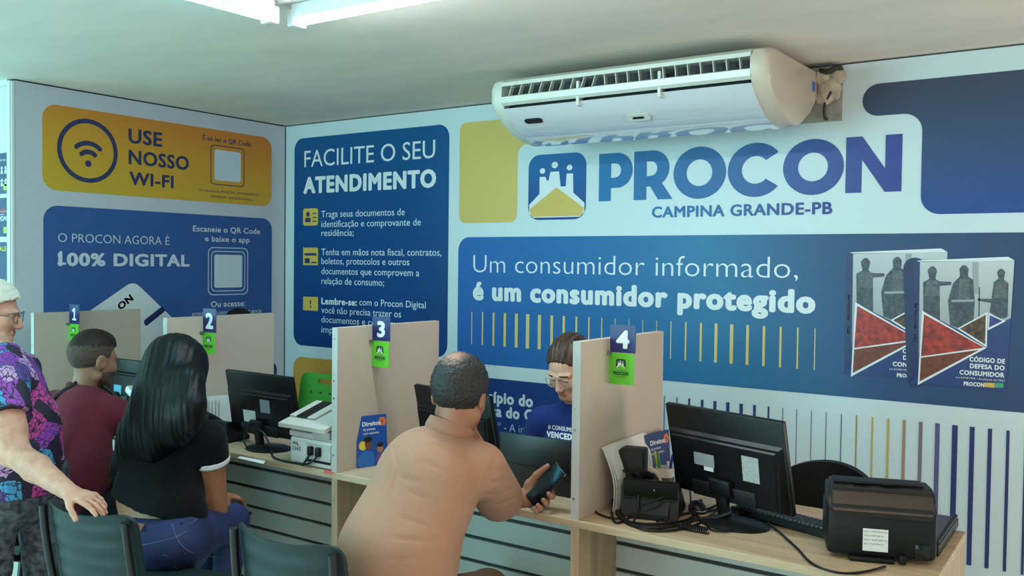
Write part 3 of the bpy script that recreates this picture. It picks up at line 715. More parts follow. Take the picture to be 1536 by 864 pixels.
# pipes and sealing foam at its end
bm = BM()
rnd = random.Random(3)
lump = BM()
for c, r in (((3.915, -.03, 2.49), .055), ((3.95, -.022, 2.53), .045), ((3.90, -.03, 2.44), .042), ((3.94, -.02, 2.46), .04), ((3.89, -.05, 2.53), .04)):
    vs = ball(lump, c, (r, r * .7, r), 14)
    for v in vs: v.co += Vector((rnd.uniform(-1, 1), rnd.uniform(-1, 1), rnd.uniform(-1, 1))) * .006
tag(obj('sealing_foam', lump, mat('old_foam', (206, 190, 168), .9, bump=.8, bscale=60, var=.25, vscale=30), None, True, loc=(3.91, -.03, 2.44)), 'lumpy cream foam around the pipes at the air conditioner end', 'foam')
bm.free()
for pts, lab in ((((3.93, -.02, 2.55), (3.945, -.05, 2.48), (3.905, -.04, 2.40), (3.90, -.02, 2.34), (3.91, -.008, 2.33)), 'dark drain cable hanging from the foam beside the air conditioner'),
                 (((3.885, -.06, 2.56), (3.93, -.075, 2.55), (3.965, -.05, 2.57), (3.97, -.01, 2.56)), 'dark pipe bending over the foam into the wall')):
    bm = BM(); tube(bm, pts, .007 if 'drain' in lab else .014, 8); tag(obj('pipe', bm, mat('dark_pipe', (52, 46, 42), .7), None, True, loc=pts[0]), lab, 'pipe')
# ------------------------------------------------------------------ counter and dividers
DY0, DY1 = -1.972, -1.325
DX = [0.208, 1.401, 2.523, 3.645]
DZ = [1.300, 1.325, 1.335, 1.345]
t = thing('service_counter', 'long pale oak service counter running under all four numbered places', 'counter', (2.46, -1.65, 0))
bm = BM(); box(bm, (0.19, DY0, .724), (4.735, DY1, .75), .002); obj('worktop', bm, M_WOOD, t)
for x in DX + [4.717]:
    bm = BM(); box(bm, (x - .016, DY0 + .004, 0.0), (x + .016, DY1, .724), .0015); obj('upright', bm, M_WOODV, t)
ux = DX + [4.717]
for a, b in zip(ux, ux[1:]):
    bm = BM(); zt = .71
    box(bm, (a + .016, -1.688, .02), (b - .016, -1.676, .72)); obj('front_backing', bm, mat('groove_dark', (48, 50, 48), .7), t); bm = BM()
    for z0, z1 in ((.617, .712), (.521, .603), (.426, .507), (.331, .412), (.236, .317), (.141, .222), (.046, .127)):
        box(bm, (a + .016, -1.702, z0), (b - .016, -1.688, z1), .002)
    obj('front_slats', bm, M_SLAT, t)
ND = ('one', 'two', 'three', 'four')
for i, x in enumerate(DX):
    t = thing('divider_panel', 'greige divider panel on the counter carrying the sign numbered %s' % ND[i], 'divider', (x, -1.65, .75))
    bm = BM(); box(bm, (x - .015, DY0 + .006, .7502), (x + .015, DY1, DZ[i]), .001); obj('panel', bm, M_GREIGE, t)
    bm = BM(); box(bm, (x - .0152, DY0 + .002, .7502), (x + .0152, DY0 + .006, DZ[i] + .0004)); obj('edge_band', bm, M_EDGE, t)
    for z in (.82, 1.05, 1.12, 1.29):
        bm = BM(); cyl(bm, (x - .004, DY0 + .0025, z), (x - .004, DY0 + .0005, z), .004, n=10); obj('screw', bm, M_STEEL, t)

# numbered signs, clipped to the panels and facing the waiting side
M_LIME = mat('lime_board', (98, 196, 44), .4)
M_LIMED = mat('dark_green_letters', (16, 66, 40), .5)
M_SIGNB = mat('sign_navy', (26, 34, 100), .4)
SG = [((109, 457), (127, 486), 513, 108), ((309, 463), (330, 499), 531, 305), ((563, 475), (593, 512), 551, 561), ((914, 487), (957, 530), 576, 912)]
for i, x in enumerate(DX):
    Y = -1.772; pl = yplane(Y)
    u0 = x + .0185; w = .098; z1 = pl.px(SG[i][0][0] + 8, SG[i][0][1])[1]; zm = pl.px(SG[i][1][0] - 12, SG[i][1][1])[1]; z0 = pl.px(SG[i][3] + 10, SG[i][2])[1]
    t = thing('number_sign', ('navy and lime sign with a one, partly in front of the man in maroon', 'navy and lime sign with a two, above the black-haired woman', 'navy and lime sign with a three, over the leaning blue booklet', 'navy and lime sign with a four, beside the attendant in glasses')[i], 'sign', (u0, Y, z0))
    bm = BM(); slab(bm, pl, rrect(u0, zm, u0 + w, z1, .002), -.0025, .0); obj('navy_board', bm, M_SIGNB, t)
    bm = BM(); slab(bm, pl, rrect(u0 - .006, z0, u0 + w - .006, zm - .002, .002), -.0025, .0); gb = obj('lime_board', bm, M_LIME, t)
    bm = BM(); V = glyphs(str(i + 1), .05)[0]; ww = (V[:, 0].max() - V[:, 0].min()); hh = (z1 - zm) * .64; k = hh / (CAPH + .05)
    if i == 0:
        c_, b_ = u0 + w * .5, zm + (z1 - zm) * .18
        flat(bm, pl, [(c_ - .004, b_), (c_ + .009, b_), (c_ + .009, b_ + hh), (c_ - .001, b_ + hh), (c_ - .018, b_ + hh * .82), (c_ - .018, b_ + hh * .66), (c_ - .004, b_ + hh * .76)], .0008); flat(bm, pl, [(c_ - .018, b_), (c_ + .021, b_), (c_ + .021, b_ + hh * .14), (c_ - .018, b_ + hh * .14)], .00081)
    else: text(bm, pl, str(i + 1), u0 + w * .5 - ww * k * .55, u0 + w * .5 + ww * k * .55, zm + (z1 - zm) * .18, hh, .05, .0008)
    obj('digit', bm, M_WHITE, t)
    h = zm - z0; q = (u0 - .006 + w * .5 - h * .17, z0 + h * .45, u0 - .006 + w * .5 + h * .17, z0 + h * .80)
    logo(gb, pl, q, .0008, M_WHITE, M_LIMED, M_LIME)
    bm = BM(); text(bm, pl, 'PROCON', u0 - .006 + w * .2, u0 - .006 + w * .8, z0 + h * .30, h * .115, .06, .001); text(bm, pl, 'CAMPINA GRANDE-PB', u0 - .006 + w * .32, u0 - .006 + w * .68, z0 + h * .22, h * .035, 0, .001); obj('lettering', bm, M_LIMED, gb)
    bm = BM(); box(bm, (x + .0152, Y - .012, zm - .010), (x + .026, Y + .008, zm + .004), .002); cyl(bm, (x + .02, Y - .004, zm - .003), (x + .02, Y - .018, zm - .003), .006); obj('clip', bm, M_STEEL, t, True)

# ------------------------------------------------------------------ monitors, seen from behind
M_MON = mat('monitor_black', (15, 16, 18), .42, spec=.3)
M_MONG = mat('monitor_dark_gloss', (13, 14, 16), .34, spec=.3)
M_SCREEN = mat('dark_screen', (10, 14, 20), .15)
def monitor(label, cx, cy, zb, w, h, ang, bx, by, stick, tilt=0.06):
    """Flat monitor whose back faces the customers; ang turns it about the vertical."""
    t = thing('monitor', label, 'monitor', (bx, by, .7502))
    R = Matrix.Rotation(ang, 3, 'Z') @ Matrix.Rotation(tilt, 3, 'X'); C0 = Vector((cx, cy, zb))
    def put(name, bm, m, parent=t, sm=True):
        for v in bm.verts: v.co = R @ v.co + C0
        return obj(name, bm, m, parent, sm)
    bm = BM(); box(bm, (-w / 2, 0.0, 0), (w / 2, .022, h), .006); put('screen_frame', bm, M_MON)
    bm = BM(); box(bm, (-w / 2 + .008, .0222, .014), (w / 2 - .008, .0236, h - .008)); put('screen', bm, M_SCREEN)
    bm = BM()
    A = [(-w * .49, .004, h * .03), (w * .49, .004, h * .03), (w * .49, .004, h * .74), (-w * .49, .004, h * .74)]
    B = [(-w * .44, -.034, h * .06), (w * .44, -.034, h * .06), (w * .45, -.020, h * .69), (-w * .45, -.020, h * .69)]
    a = [bm.verts.new(p) for p in A]; b = [bm.verts.new(p) for p in B]
    for i in range(4): bm.faces.new((a[i], a[(i + 1) % 4], b[(i + 1) % 4], b[i]))
    bm.faces.new(b)
    es = [e for e in bm.edges if all(v in b for v in e.verts)]
    bmesh.ops.bevel(bm, geom=es, offset=.008, segments=2, affect='EDGES')
    back = put('back_cover', bm, M_MONG)
    bm = BM(); box(bm, (-w * .27, -.037, h * .05), (w * .27, -.030, h * .22), .003); put('socket_recess', bm, mat('recess_black', (8, 9, 10), .6))
    bm = BM(); box(bm, (-w * .09, -.056, h * .12), (w * .09, -.034, h * .30), .006); put('stand_mount', bm, M_MON)
    bm = BM(); box(bm, (-.024, -.054, -.05 - (zb - .80)), (.024, -.034, h * .24), .006)
    for v in bm.verts:
        v.co = R @ v.co + C0
        if v.co.z < zb: v.co.z = max(v.co.z, .757)
    obj('stand_neck', bm, M_MON, t, True)
    bm = BM(); lathe(bm, [(.115, 0), (.115, .004), (.10, .010), (.03, .016), (.0, .018)], (bx, by, .7503), 36)
    for v in bm.verts: v.co.y = by + (v.co.y - by) * .80
    obj('stand_base', bm, M_MON, t, True)
    for (x0, z0, x1, z1, m, nm) in stick:
        bm = BM(); yy = -.0345 + (.014) * ((z0 + z1) / 2 - h * .06) / (h * .63)
        for q in box(bm, (x0, -.0008, z0), (x1, 0, z1)):
            q.co.y += -.034 + .014 * (q.co.z - h * .06) / (h * .63) - .0006
        s_ = put(nm, bm, m, back, False)
    return t
P = at_z(1102, 787, .75)
a = at_y(1004, 600, -1.60); b = at_y(1180, 629, -1.60)
bb = Vector(CAM) + (b - Vector(CAM)) * .952
ctr = (a + bb) / 2; ang = math.atan2(bb.y - a.y, bb.x - a.x)
monitor('big black monitor turned away on the fourth desk, two stickers on its back', ctr.x + .017, ctr.y + .035, .806, (bb - a).length, .318, ang, P.x, P.y,
        [(-.115, .125, -.03, .168, M_STICK, 'rating_label'), (-.075, .11, -.035, .124, M_PAPER, 'barcode_label'), (.085, .105, .15, .190, M_CODE, 'code_label')], .22)
monitor('black monitor turned away beside the white printer, pale square sticker on it', 1.890, -1.775, .795, .465, .298, -.02, 1.955, -1.82,
        [(-.105, .07, -.02, .125, M_PAPER, 'asset_label'), (.02, .125, .085, .185, M_STICK, 'rating_label')], .20)
a = at_y(627, 563, -1.62); b = at_y(741, 585, -1.62); bb = Vector(CAM) + (b - Vector(CAM)) * .97
monitor('black monitor half hidden behind the man in the tan shirt', (a.x + bb.x) / 2, (a.y + bb.y) / 2 + .05, .785, (bb - a).length, .305, math.atan2(bb.y - a.y, bb.x - a.x), (a.x + bb.x) / 2 + .03, (a.y + bb.y) / 2 + .01, [], .22)
a = at_y(150, 534, -1.66); b = at_y(216, 534, -1.66)
monitor('dark monitor on the first desk with a small blue sticker', (a.x + b.x) / 2, -1.66, .80, .42, a.z - .80, .0, (a.x + b.x) / 2, -1.70,
        [(-.02, .06, .05, .11, mat('blue_sticker', (90, 170, 200), .5), 'asset_label')])

# laptop with its lid towards the customers
t = thing('laptop', 'open black laptop, lid towards the man holding a phone', 'laptop', (3.40, -1.73, .7502))
xL, xR = at_y(752, 650, -1.74).x, at_y(858, 655, -1.74).x
zT = at_y(805, 652, -1.72).z
bm = BM(); box(bm, (xL, -1.735, .7505), (xR, -1.50, .768), .004); obj('keyboard_base', bm, M_BLACK, t, True)
bm = BM(); box(bm, (xL, -1.741, .752), (xR, -1.733, zT), .003, Matrix.Rotation(.06, 3, 'X'), (0, -1.737, .752)); lid = obj('lid', bm, mat('laptop_lid', (14, 14, 16), .42), t, True)
bm = BM(); box(bm, (xL + .004, -1.7445, .845), (xR - .004, -1.7412, .848), 0, Matrix.Rotation(.06, 3, 'X'), (0, -1.737, .752)); obj('lid_seam', bm, M_BLACK, lid)
bm = BM(); xm = (xL + xR) / 2
pl = Plane((xm, -1.7415 + .0105, .9), (1, 0, 0), (0, -.06, 1), (0, -1, -.06))
for s in (-1, 1): flat(bm, pl, circ(s * .010, .018, .010, 14, .006), .003)
obj('emblem', bm, M_STEEL, lid)

# ------------------------------------------------------------------ white document printer on the third desk
M_PRW = mat('printer_white', (222, 222, 218), .4)
M_PRC = mat('printer_cream', (206, 200, 190), .45)
X0, X1 = 2.245, 2.495
t = thing('document_printer', 'white document printer with a sloping grey feed tray, against the third divider', 'printer', (2.37, -1.83, .7502))
bm = BM(); box(bm, (X0, -1.955, .7505), (X1, -1.70, .865), .012, None); obj('body', bm, M_PRW, t, True)
bm = BM(); sweepx(bm, [(-1.945, .865), (-1.72, .865), (-1.715, .93), (-1.76, .965), (-1.86, .905), (-1.945, .885)], X0 - .012, X1 - .01); obj('upper_body', bm, M_PRW, t, True)
bm = BM(); sweepx(bm, [(-1.99, .935), (-1.765, .97), (-1.76, .985), (-1.992, .952)], X0 - .03, X1 - .004)
for v in bm.verts:
    if v.co.y < -1.9: v.co.z += -.03
obj('feed_tray', bm, M_PRC, t)
bm = BM(); box(bm, (X0 + .14, -1.966, .872), (X1 - .005, -1.935, .908), .010); obj('roller_cover', bm, mat('cover_grey', (182, 180, 176), .45), t, True)
for a, b, m in ((-.028, .012, M_PRC), (.012, .078, M_BLACK), (.078, .122, M_PRC)):
    bm = BM(); box(bm, (X0 + .0 + a, -1.935, .987), (X0 + .0 + b, -1.775, .993), .001, Matrix.Rotation(.28, 3, 'X'), (0, -1.77, .985)); obj('tray_extension', bm, m, t)
bm = BM(); box(bm, (X0 + .10, -1.9575, .775), (X1 - .006, -1.953, .85), .002); prt = obj('rear_port_plate', bm, mat('port_grey', (196, 196, 194), .5), t)
bm = BM(); box(bm, (X0 + .10, -1.9605, .772), (X1 - .006, -1.957, .782)); obj('paper_slot', bm, M_BLACK, prt)
for k in (0, 1):
    bm = BM(); box(bm, (X0 + .125 + k * .045, -1.975, .80), (X0 + .147 + k * .045, -1.957, .838), .003); tube(bm, [(X0 + .136 + k * .045, -1.972, .80), (X0 + .125 + k * .03, -1.985, .775), (X0 + .10, -1.975, .757)], .0045); obj('plug', bm, M_BLACK, t, True)
bm = BM(); pl = yplane(-1.9555); text(bm, pl, 'AL', X0 + .02, X0 + .06, .832, .014, 0); text(bm, pl, '1347', X0 + .022, X0 + .07, .808, .016, 0); obj('handwriting', bm, M_BLACK, t)
def cable(label, pts, r=.0035, sm=6, m=None):
    bm = BM(); tube(bm, pts, r, 7, sm)
    return tag(obj('cable', bm, m or M_CABLE, None, True, loc=pts[0]), label, 'cable')
zc = .7545
cable('thick black cable running from the white printer to the monitor stand beside it', [(X0 + .09, -1.962, .757), (2.20, -1.962, zc), (2.12, -1.935, zc), (2.07, -1.90, zc + .002), (2.02, -1.865, zc + .016), (1.98, -1.85, .80), (1.95, -1.85, .83), (1.92, -1.86, .84)], .0045)
cable('thin black cable hanging behind the monitor beside the white printer', [(1.86, -1.845, .86), (1.855, -1.87, .81), (1.87, -1.885, .775), (1.93, -1.90, zc), (1.99, -1.90, zc)], .003)
# things around it
pz = at_z(372, 690, .75)
bm = BM()
q = [at_z(*p, .7506) for p in ((356, 687), (360, 684.5), (398, 691.5), (395, 696))]
def sheet_on_desk(name, label, cat, q, m, th=.0008):
    bm = BM(); A = [bm.verts.new(p) for p in q]; B = [bm.verts.new(p + Vector((0, 0, th))) for p in q]
    for i in range(4): bm.faces.new((A[i], A[(i + 1) % 4], B[(i + 1) % 4], B[i]))
    bm.faces.new(A[::-1]); bm.faces.new(B)
    return tag(obj(name, bm, m, None, False, loc=q[0]), label, cat)
sheet_on_desk('paper_strip', 'white paper strip stuck on the counter in front of the monitor with the pale sticker', 'label', q, M_PAPER)
sheet_on_desk('paper_strip', 'white paper strip stuck on the counter below the held phone', 'label', [at_z(*p, .7506) for p in ((780, 761), (787, 758), (829, 767), (821, 771))], M_PAPER)
sheet_on_desk('card', 'small red card at the counter edge under the white printer', 'card', [at_z(*p, .7506) for p in ((484, 709), (488, 704.5), (499, 706), (499, 711.5))], mat('card_red', (206, 84, 70), .5))
# booklets
def booklet(label, c, w, h, ang, lean, people):
    t = thing('booklet', label, 'booklet', c)
    R = Matrix.Rotation(ang, 3, 'Z') @ Matrix.Rotation(lean, 3, 'X'); c = Vector(c)
    th = .012 if not people else .006
    bm = BM(); box(bm, (-w / 2, -th, 0), (w / 2, 0, h), .0005)
    for v in bm.verts: v.co = R @ v.co + c
    obj('cover', bm, mat('booklet_blue', (28, 84, 164), .35) if people else mat('booklet_navy', (34, 52, 110), .4), t)
    pl = Plane(c, R @ Vector((1, 0, 0)), R @ Vector((0, 0, 1)), R @ Vector((0, -1, 0)))
    d = th + .0006
    bm = BM(); text(bm, pl, 'Direitos', -w * .30, w * .30, h * .80, h * .085, .04, d); text(bm, pl, 'da pessoa', -w * .28, w * .12, h * .71, h * .05, .01, d); text(bm, pl, 'com autismo', -w * .28, w * .24, h * .63, h * .05, .01, d); obj('lettering', bm, M_WHITE, t)
    bm = BM()
    for k in range(6):
        a = k * math.pi / 3; flat(bm, pl, circ(w * .36 + .012 * math.cos(a), h * .86 + .012 * math.sin(a), .008, 10), d)
    obj('flower_print', bm, mat('flower_orange', (226, 122, 64), .5), t)
    if people:
        S = lambda poly, m, z: (lambda b: (flat(b, pl, poly, z), obj('figure_print', b, m, t))[1])(BM())
        S(circ(-w * .30, h * .42, w * .13), mat('print_yellow', (226, 206, 70), .5), d)
        S(roundpoly([(-w * .5, 0), (w * .10, 0), (w * .02, h * .28), (-w * .25, h * .33), (-w * .5, h * .2)], .02), mat('print_bluecloth', (44, 110, 190), .5), d + .0003)
        S(circ(-w * .12, h * .44, w * .12, 24, h * .11), mat('print_brown', (120, 74, 54), .5), d + .0006)
        S(circ(-w * .13, h * .53, w * .14, 20, h * .06), mat('print_hair', (30, 22, 22), .5), d + .0008)
        S(roundpoly([(w * .08, 0), (w * .48, 0), (w * .44, h * .2), (w * .2, h * .26)], .02), mat('print_violet', (120, 74, 150), .5), d + .0003)
        S(circ(w * .26, h * .33, w * .10, 24, h * .09), mat('print_tan', (176, 120, 92), .5), d + .0006)
        S(circ(w * .26, h * .40, w * .11, 20, h * .045), mat('print_hair', (30, 22, 22), .5), d + .0008)
booklet('blue booklet with a smiling dark-haired pair on it, leaning on the third divider', (2.562, -1.79, .7505), .145, .21, -1.30 + math.pi / 2 * 0 + 2.87 - .30, -.08, True)
p0 = at_y(976, 700, -1.42)
booklet('navy booklet with an orange flower, leaning on the fourth divider', (3.690, -1.425, .7505), .17, .215, 1.45, -.08, False)
# papers leaning on the dividers
def leaning_papers(label, x, ya, yb, h, n, m):
    t = thing('paper_sheaf', label, 'papers', (x + .05, (ya + yb) / 2, .7505))
    for k in range(n):
        bm = BM(); rows = []
        for i in range(10):
            f = i / 9; bulge = .052 * (1 - f) ** 1.3 + .016 * math.sin(f * 3.1) + .003 * k
            rows.append([bm.verts.new((x + .004 + bulge * (1 - .35 * j / 7) + .02 * math.sin(f * 2.6) * (1 - j / 7) ** 2, ya + (yb - ya) * j / 7 + .012 * k, .751 + h * f - .02 * (j / 7) * 0 - .004 * k)) for j in range(8)])
        for A, B in zip(rows, rows[1:]):
            for j in range(7): bm.faces.new((A[j], A[j + 1], B[j + 1], B[j]))
        obj('sheet', bm, m, t, False)
leaning_papers('white sheets bowing against the fourth divider behind the black speaker box', 3.661, -1.845, -1.50, .225, 3, M_PAPER)
# pleated white papers on the second desk
t = thing('paper_sheaf', 'sheaf of white papers standing between the black-haired woman and a monitor', 'papers', (1.55, -1.74, .7505))
for k in range(9):
    p0 = at_y(312 + k * 4.6, 592 - k * .7, -1.72 + .004 * k)
    bm = BM(); box(bm, (p0.x, -1.80 + .006 * k, .7508), (p0.x + .0025, -1.63, .925 + .002 * (k % 3)), 0, Matrix.Rotation(-.35, 3, 'Z')); obj('sheet', bm, M_PAPER, t)

# ------------------------------------------------------------------ fourth desk clutter
c0 = at_z(946, 762, .75)
t = thing('speaker_box', 'upright black box with ribbed sides standing behind the cables', 'speaker', (3.765, -1.72, .7505))
bm = BM(); box(bm, (3.674, -1.735, .7505), (3.764, -1.645, .955), .008, .25); obj('housing', bm, M_BLACK2, t, True)
bm = BM()
for k in range(7): box(bm, (3.688 + k * .007, -1.7365, .80), (3.691 + k * .007, -1.734, .93), 0, .25, (3.711, -1.69, 0))
obj('grille', bm, M_GLOSS, t)
# desk telephone from behind
t = thing('desk_phone', 'black desk telephone seen from its wedge-shaped back, among tangled cables', 'phone', (3.82, -1.73, .7505))
def wedge(bm, prof, w, c, ang):
    A = [bm.verts.new((-w / 2, y, z)) for y, z in prof]; B = [bm.verts.new((w / 2, y, z)) for y, z in prof]; n = len(prof)
    for i in range(n): bm.faces.new((A[i], A[(i + 1) % n], B[(i + 1) % n], B[i]))
    bm.faces.new(A[::-1]); bm.faces.new(B)
    R = Matrix.Rotation(ang, 3, 'Z')
    for v in bm.verts: v.co = R @ v.co + Vector(c)
pc = (3.822, -1.735, .7506)
bm = BM(); wedge(bm, [(-.085, 0), (.095, 0), (.095, .018), (-.045, .125), (-.07, .128), (-.055, .06)], .19, pc, .25); bmesh.ops.bevel(bm, geom=bm.edges[:], offset=.004, segments=2, affect='EDGES'); obj('body', bm, M_BLACK, t, True)
bm = BM(); wedge(bm, [(-.095, .0), (-.035, .0), (-.035, .05), (-.06, .06), (-.095, .02)], .13, pc, .25); obj('foot_stand', bm, M_BLACK2, t, True)
bm = BM(); tube(bm, [(3.762, -1.765, .872), (3.768, -1.735, .882), (3.776, -1.70, .872), (3.780, -1.675, .855)], lambda s: .011 + .007 * abs(2 * s - 1) ** 2, 10); obj('handset', bm, M_BLACK2, t, True)
for z, dx in ((.83, -.03), (.845, .03)):
    bm = BM(); ball(bm, (3.822 + dx, -1.797, z), .004, 8); obj('screw', bm, M_STEEL, t)
# pen holder
pc = at_y(986, 700, -1.50)
t = thing('pen_holder', 'small white holder on the fourth desk with a green and a blue pen', 'pen holder', (3.86, -1.50, .7505))
ph = (3.752, -1.495, .7505)
bm = BM(); lathe(bm, [(.030, 0), (.032, .004), (.034, .105), (.031, .105), (.029, .006), (0, .006)], ph, 24); obj('cup', bm, mat('holder_white', (224, 216, 208), .4), t, True)
bm = BM(); lathe(bm, [(.0345, .035), (.0350, .038), (.0350, .07), (.0345, .072)], ph, 24); obj('dark_band', bm, mat('holder_band', (70, 60, 58), .5), t, True)
for dx, dy, lx, col, nm in ((-.010, .0, -.030, (40, 150, 80), 'green_pen'), (-.016, .010, -.046, (214, 196, 60), 'yellow_pen'), (.012, .0, .030, (40, 60, 150), 'blue_pen'), (.004, .012, .006, (230, 230, 228), 'white_pen')):
    p0 = Vector(ph) + Vector((dx * .4, dy, .008)); p1 = Vector(ph) + Vector((lx, dy, .150 if nm != 'white_pen' else .12))
    bm = BM(); d = (p1 - p0); cyl(bm, p0, p1, .0042, n=10); cyl(bm, p0 + d * .72, p1 + d * .04, .0052, n=10); tag(obj('pen', bm, mat(nm, col, .35), None, True, loc=p0), {'green_pen': 'green pen tip-down in the white holder', 'yellow_pen': 'yellow pen leaning beside the green one in the holder', 'blue_pen': 'blue pen leaning outwards in the white holder', 'white_pen': 'white pen in the middle of the holder'}[nm], 'pen')
t = thing('tape_roll', 'cream tape roll standing between the speaker box and the pen holder', 'tape', (3.79, -1.56, .7505))
M_T = Matrix.Rotation(math.pi / 2, 3, 'Y')
bm = BM(); Rz = Matrix.Rotation(.5, 3, 'Z') @ Matrix.Rotation(math.pi / 2, 3, 'X')
prof = [(.046, -.012), (.056, -.012), (.056, .012), (.046, .012), (.046, -.012)]
rings = []
for k in range(32):
    a = 2 * math.pi * k / 32
    rings.append([bm.verts.new(Vector((3.712, -1.565, .808)) + Rz @ Vector((r * math.cos(a), r * math.sin(a), z))) for r, z in prof[:4]])
for k in range(32):
    A, B = rings[k], rings[(k + 1) % 32]
    for i in range(4): bm.faces.new((A[i], A[(i + 1) % 4], B[(i + 1) % 4], B[i]))
obj('ring', bm, mat('tape_cream', (224, 210, 182), .5), t, True)
# mouse and keyboard
mc = at_z(1046, 766, .75)
t = thing('mouse', 'black computer mouse with a silver rim beside the big monitor stand', 'mouse', (mc.x, mc.y, .7505))
bm = BM(); ball(bm, (mc.x, mc.y, .755), (.031, .055, .030), 24)
for v in bm.verts: v.co.z = max(v.co.z, .7512)
for v in bm.verts: v.co = Matrix.Rotation(.6, 3, 'Z') @ (v.co - mc) + mc
obj('shell', bm, M_BLACK, t, True)
bm = BM(); tube(bm, [Matrix.Rotation(.6, 3, 'Z') @ Vector((.0318 * math.cos(a), .0562 * math.sin(a), .011)) + mc for a in [2 * math.pi * k / 20 for k in range(20)]], .0018, 6, 2, True); obj('rim', bm, M_STEEL, t, True)
bm = BM(); cyl(bm, mc + Vector((-.004, .028, .026)), mc + Vector((.004, .026, .026)), .008); obj('scroll_wheel', bm, M_BLACK2, t, True)
def keyboard(label, a, b, depth):
    """Keyboard lying on the counter; a, b the two ends of its edge nearest the customers."""
    a = Vector(a); b = Vector(b); L = (b - a).length; ang = math.atan2(b.y - a.y, b.x - a.x); R = Matrix.Rotation(ang, 3, 'Z'); o = Vector((a.x, a.y, .7505))
    t = thing('keyboard', label, 'keyboard', o)
    prof = [(0, 0), (depth, 0), (depth, .012), (0, .026)]
    bm = BM(); A = [bm.verts.new((0, y, z)) for y, z in prof]; B = [bm.verts.new((L, y, z)) for y, z in prof]
    for i in range(4): bm.faces.new((A[i], A[(i + 1) % 4], B[(i + 1) % 4], B[i]))
    bm.faces.new(A[::-1]); bm.faces.new(B)
    bmesh.ops.bevel(bm, geom=bm.edges[:], offset=.003, segments=2, affect='EDGES')
    for v in bm.verts: v.co = R @ v.co + o
    obj('case', bm, M_BLACK, t, True)
    bm = BM(); nr, ncol = 6, 21
    for r in range(nr):
        for c in range(ncol):
            if r == nr - 1 and 4 < c < 10: continue
            y = .012 + (depth - .024) * (r + .5) / nr; x = .012 + (L - .024) * (c + .5) / ncol; z = .026 - .014 * y / depth
            s = (L - .024) / ncol * .42; sy = (depth - .024) / nr * .40
            lo = [bm.verts.new((x + i * s, y + j * sy, z)) for i, j in ((-1, -1), (1, -1), (1, 1), (-1, 1))]; hi = [bm.verts.new((x + i * s * .78, y + j * sy * .78, z + .007)) for i, j in ((-1, -1), (1, -1), (1, 1), (-1, 1))]
            bm.faces.new(hi)
            for i in range(4): bm.faces.new((lo[i], lo[(i + 1) % 4], hi[(i + 1) % 4], hi[i]))
    for v in bm.verts: v.co = R @ v.co + o
    obj('keys', bm, mat('key_black', (40, 41, 44), .45), t)
ka = at_z(1095, 768, .755); kb = at_z(1236, 806, .755)
keyboard('black keyboard lying behind the big monitor on the fourth desk', ka, kb, .135)
keyboard('black keyboard mostly hidden behind the monitor beside the white printer', (1.93, -1.62, .75), (2.36, -1.60, .75), .13)
# black telephone behind the second desk's monitor
t = thing('desk_phone', 'black desk telephone half hidden behind the monitor with the pale sticker', 'phone', (1.66, -1.80, .7505))
pc = (1.64, -1.80, .7506)
bm = BM(); wedge(bm, [(-.085, 0), (.075, 0), (.075, .018), (-.045, .10), (-.07, .10)], .15, pc, .1); bmesh.ops.bevel(bm, geom=bm.edges[:], offset=.004, segments=2, affect='EDGES'); obj('body', bm, M_BLACK, t, True)
bm = BM(); tube(bm, [(1.57, -1.87, .862), (1.572, -1.82, .845), (1.575, -1.76, .805), (1.578, -1.73, .79)], lambda s: .015 + .012 * abs(2 * s - 1) ** 2, 10); obj('handset', bm, M_BLACK2, t, True)
# small white scanner on the first desk
pc = at_y(200, 590, -1.84)
t = thing('barcode_scanner', 'small white hand scanner held up on a stand beside the dark first monitor', 'scanner', (pc.x, -1.84, .7505))
bm = BM(); cyl(bm, (pc.x, -1.84, .7505), (pc.x, -1.84, .7605), .04, .036, 24); cyl(bm, (pc.x, -1.84, .76), (pc.x, -1.84, pc.z - .015), .010); obj('stand', bm, M_PRW, t, True)
bm = BM(); box(bm, (pc.x - .05, -1.86, pc.z - .018), (pc.x + .05, -1.82, pc.z + .02), .010, Matrix.Rotation(.5, 3, 'Y'), (pc.x, -1.84, pc.z)); obj('head', bm, M_PRW, t, True)
bm = BM(); box(bm, (pc.x - .052, -1.855, pc.z - .011), (pc.x - .049, -1.825, pc.z + .013), .001, Matrix.Rotation(.5, 3, 'Y'), (pc.x, -1.84, pc.z)); obj('scan_window', bm, M_GLOSS, t)

# cables of the fourth desk
def Z(x, y, z=.756): return at_z(x, y, z)
cable('thick bundled black cable looping in front of the desk telephone', [Z(922, 722, .80), Z(919, 745, .77), Z(928, 772), Z(950, 788), Z(985, 791), Z(1020, 787), Z(1045, 779), Z(1075, 776, .765), Z(1098, 768, .79)], .007)
cable('black cable following the thick bundle along the counter edge', [Z(930, 716, .82), Z(925, 748, .77), Z(936, 776), Z(962, 793), Z(1000, 796), Z(1035, 790), Z(1052, 783)], .0045)
cable('black cable arching high over the desk telephone', [Z(912, 704, .86), Z(924, 701, .88), Z(944, 713, .88), Z(956, 738, .83), Z(957, 762, .79), Z(950, 784, .757)], .0042)
cable('black cable looping out towards the fourth divider', [Z(928, 748, .775), Z(905, 752, .765), Z(891, 757, .757), Z(894, 768, .7545), Z(912, 776, .7545), Z(930, 778, .756)], .0036)
cable('grey-black cable crossing from the telephone to the monitor stand', [Z(962, 757, .80), Z(990, 748, .82), Z(1008, 735, .84), Z(1020, 727, .84)], .0036)
cable('black cable hanging from the big monitor to its base', [Z(1102, 738, .82), Z(1092, 752, .80), Z(1072, 768, .775), Z(1060, 778, .757), Z(1064, 793), Z(1090, 797), Z(1110, 790)], .0035)
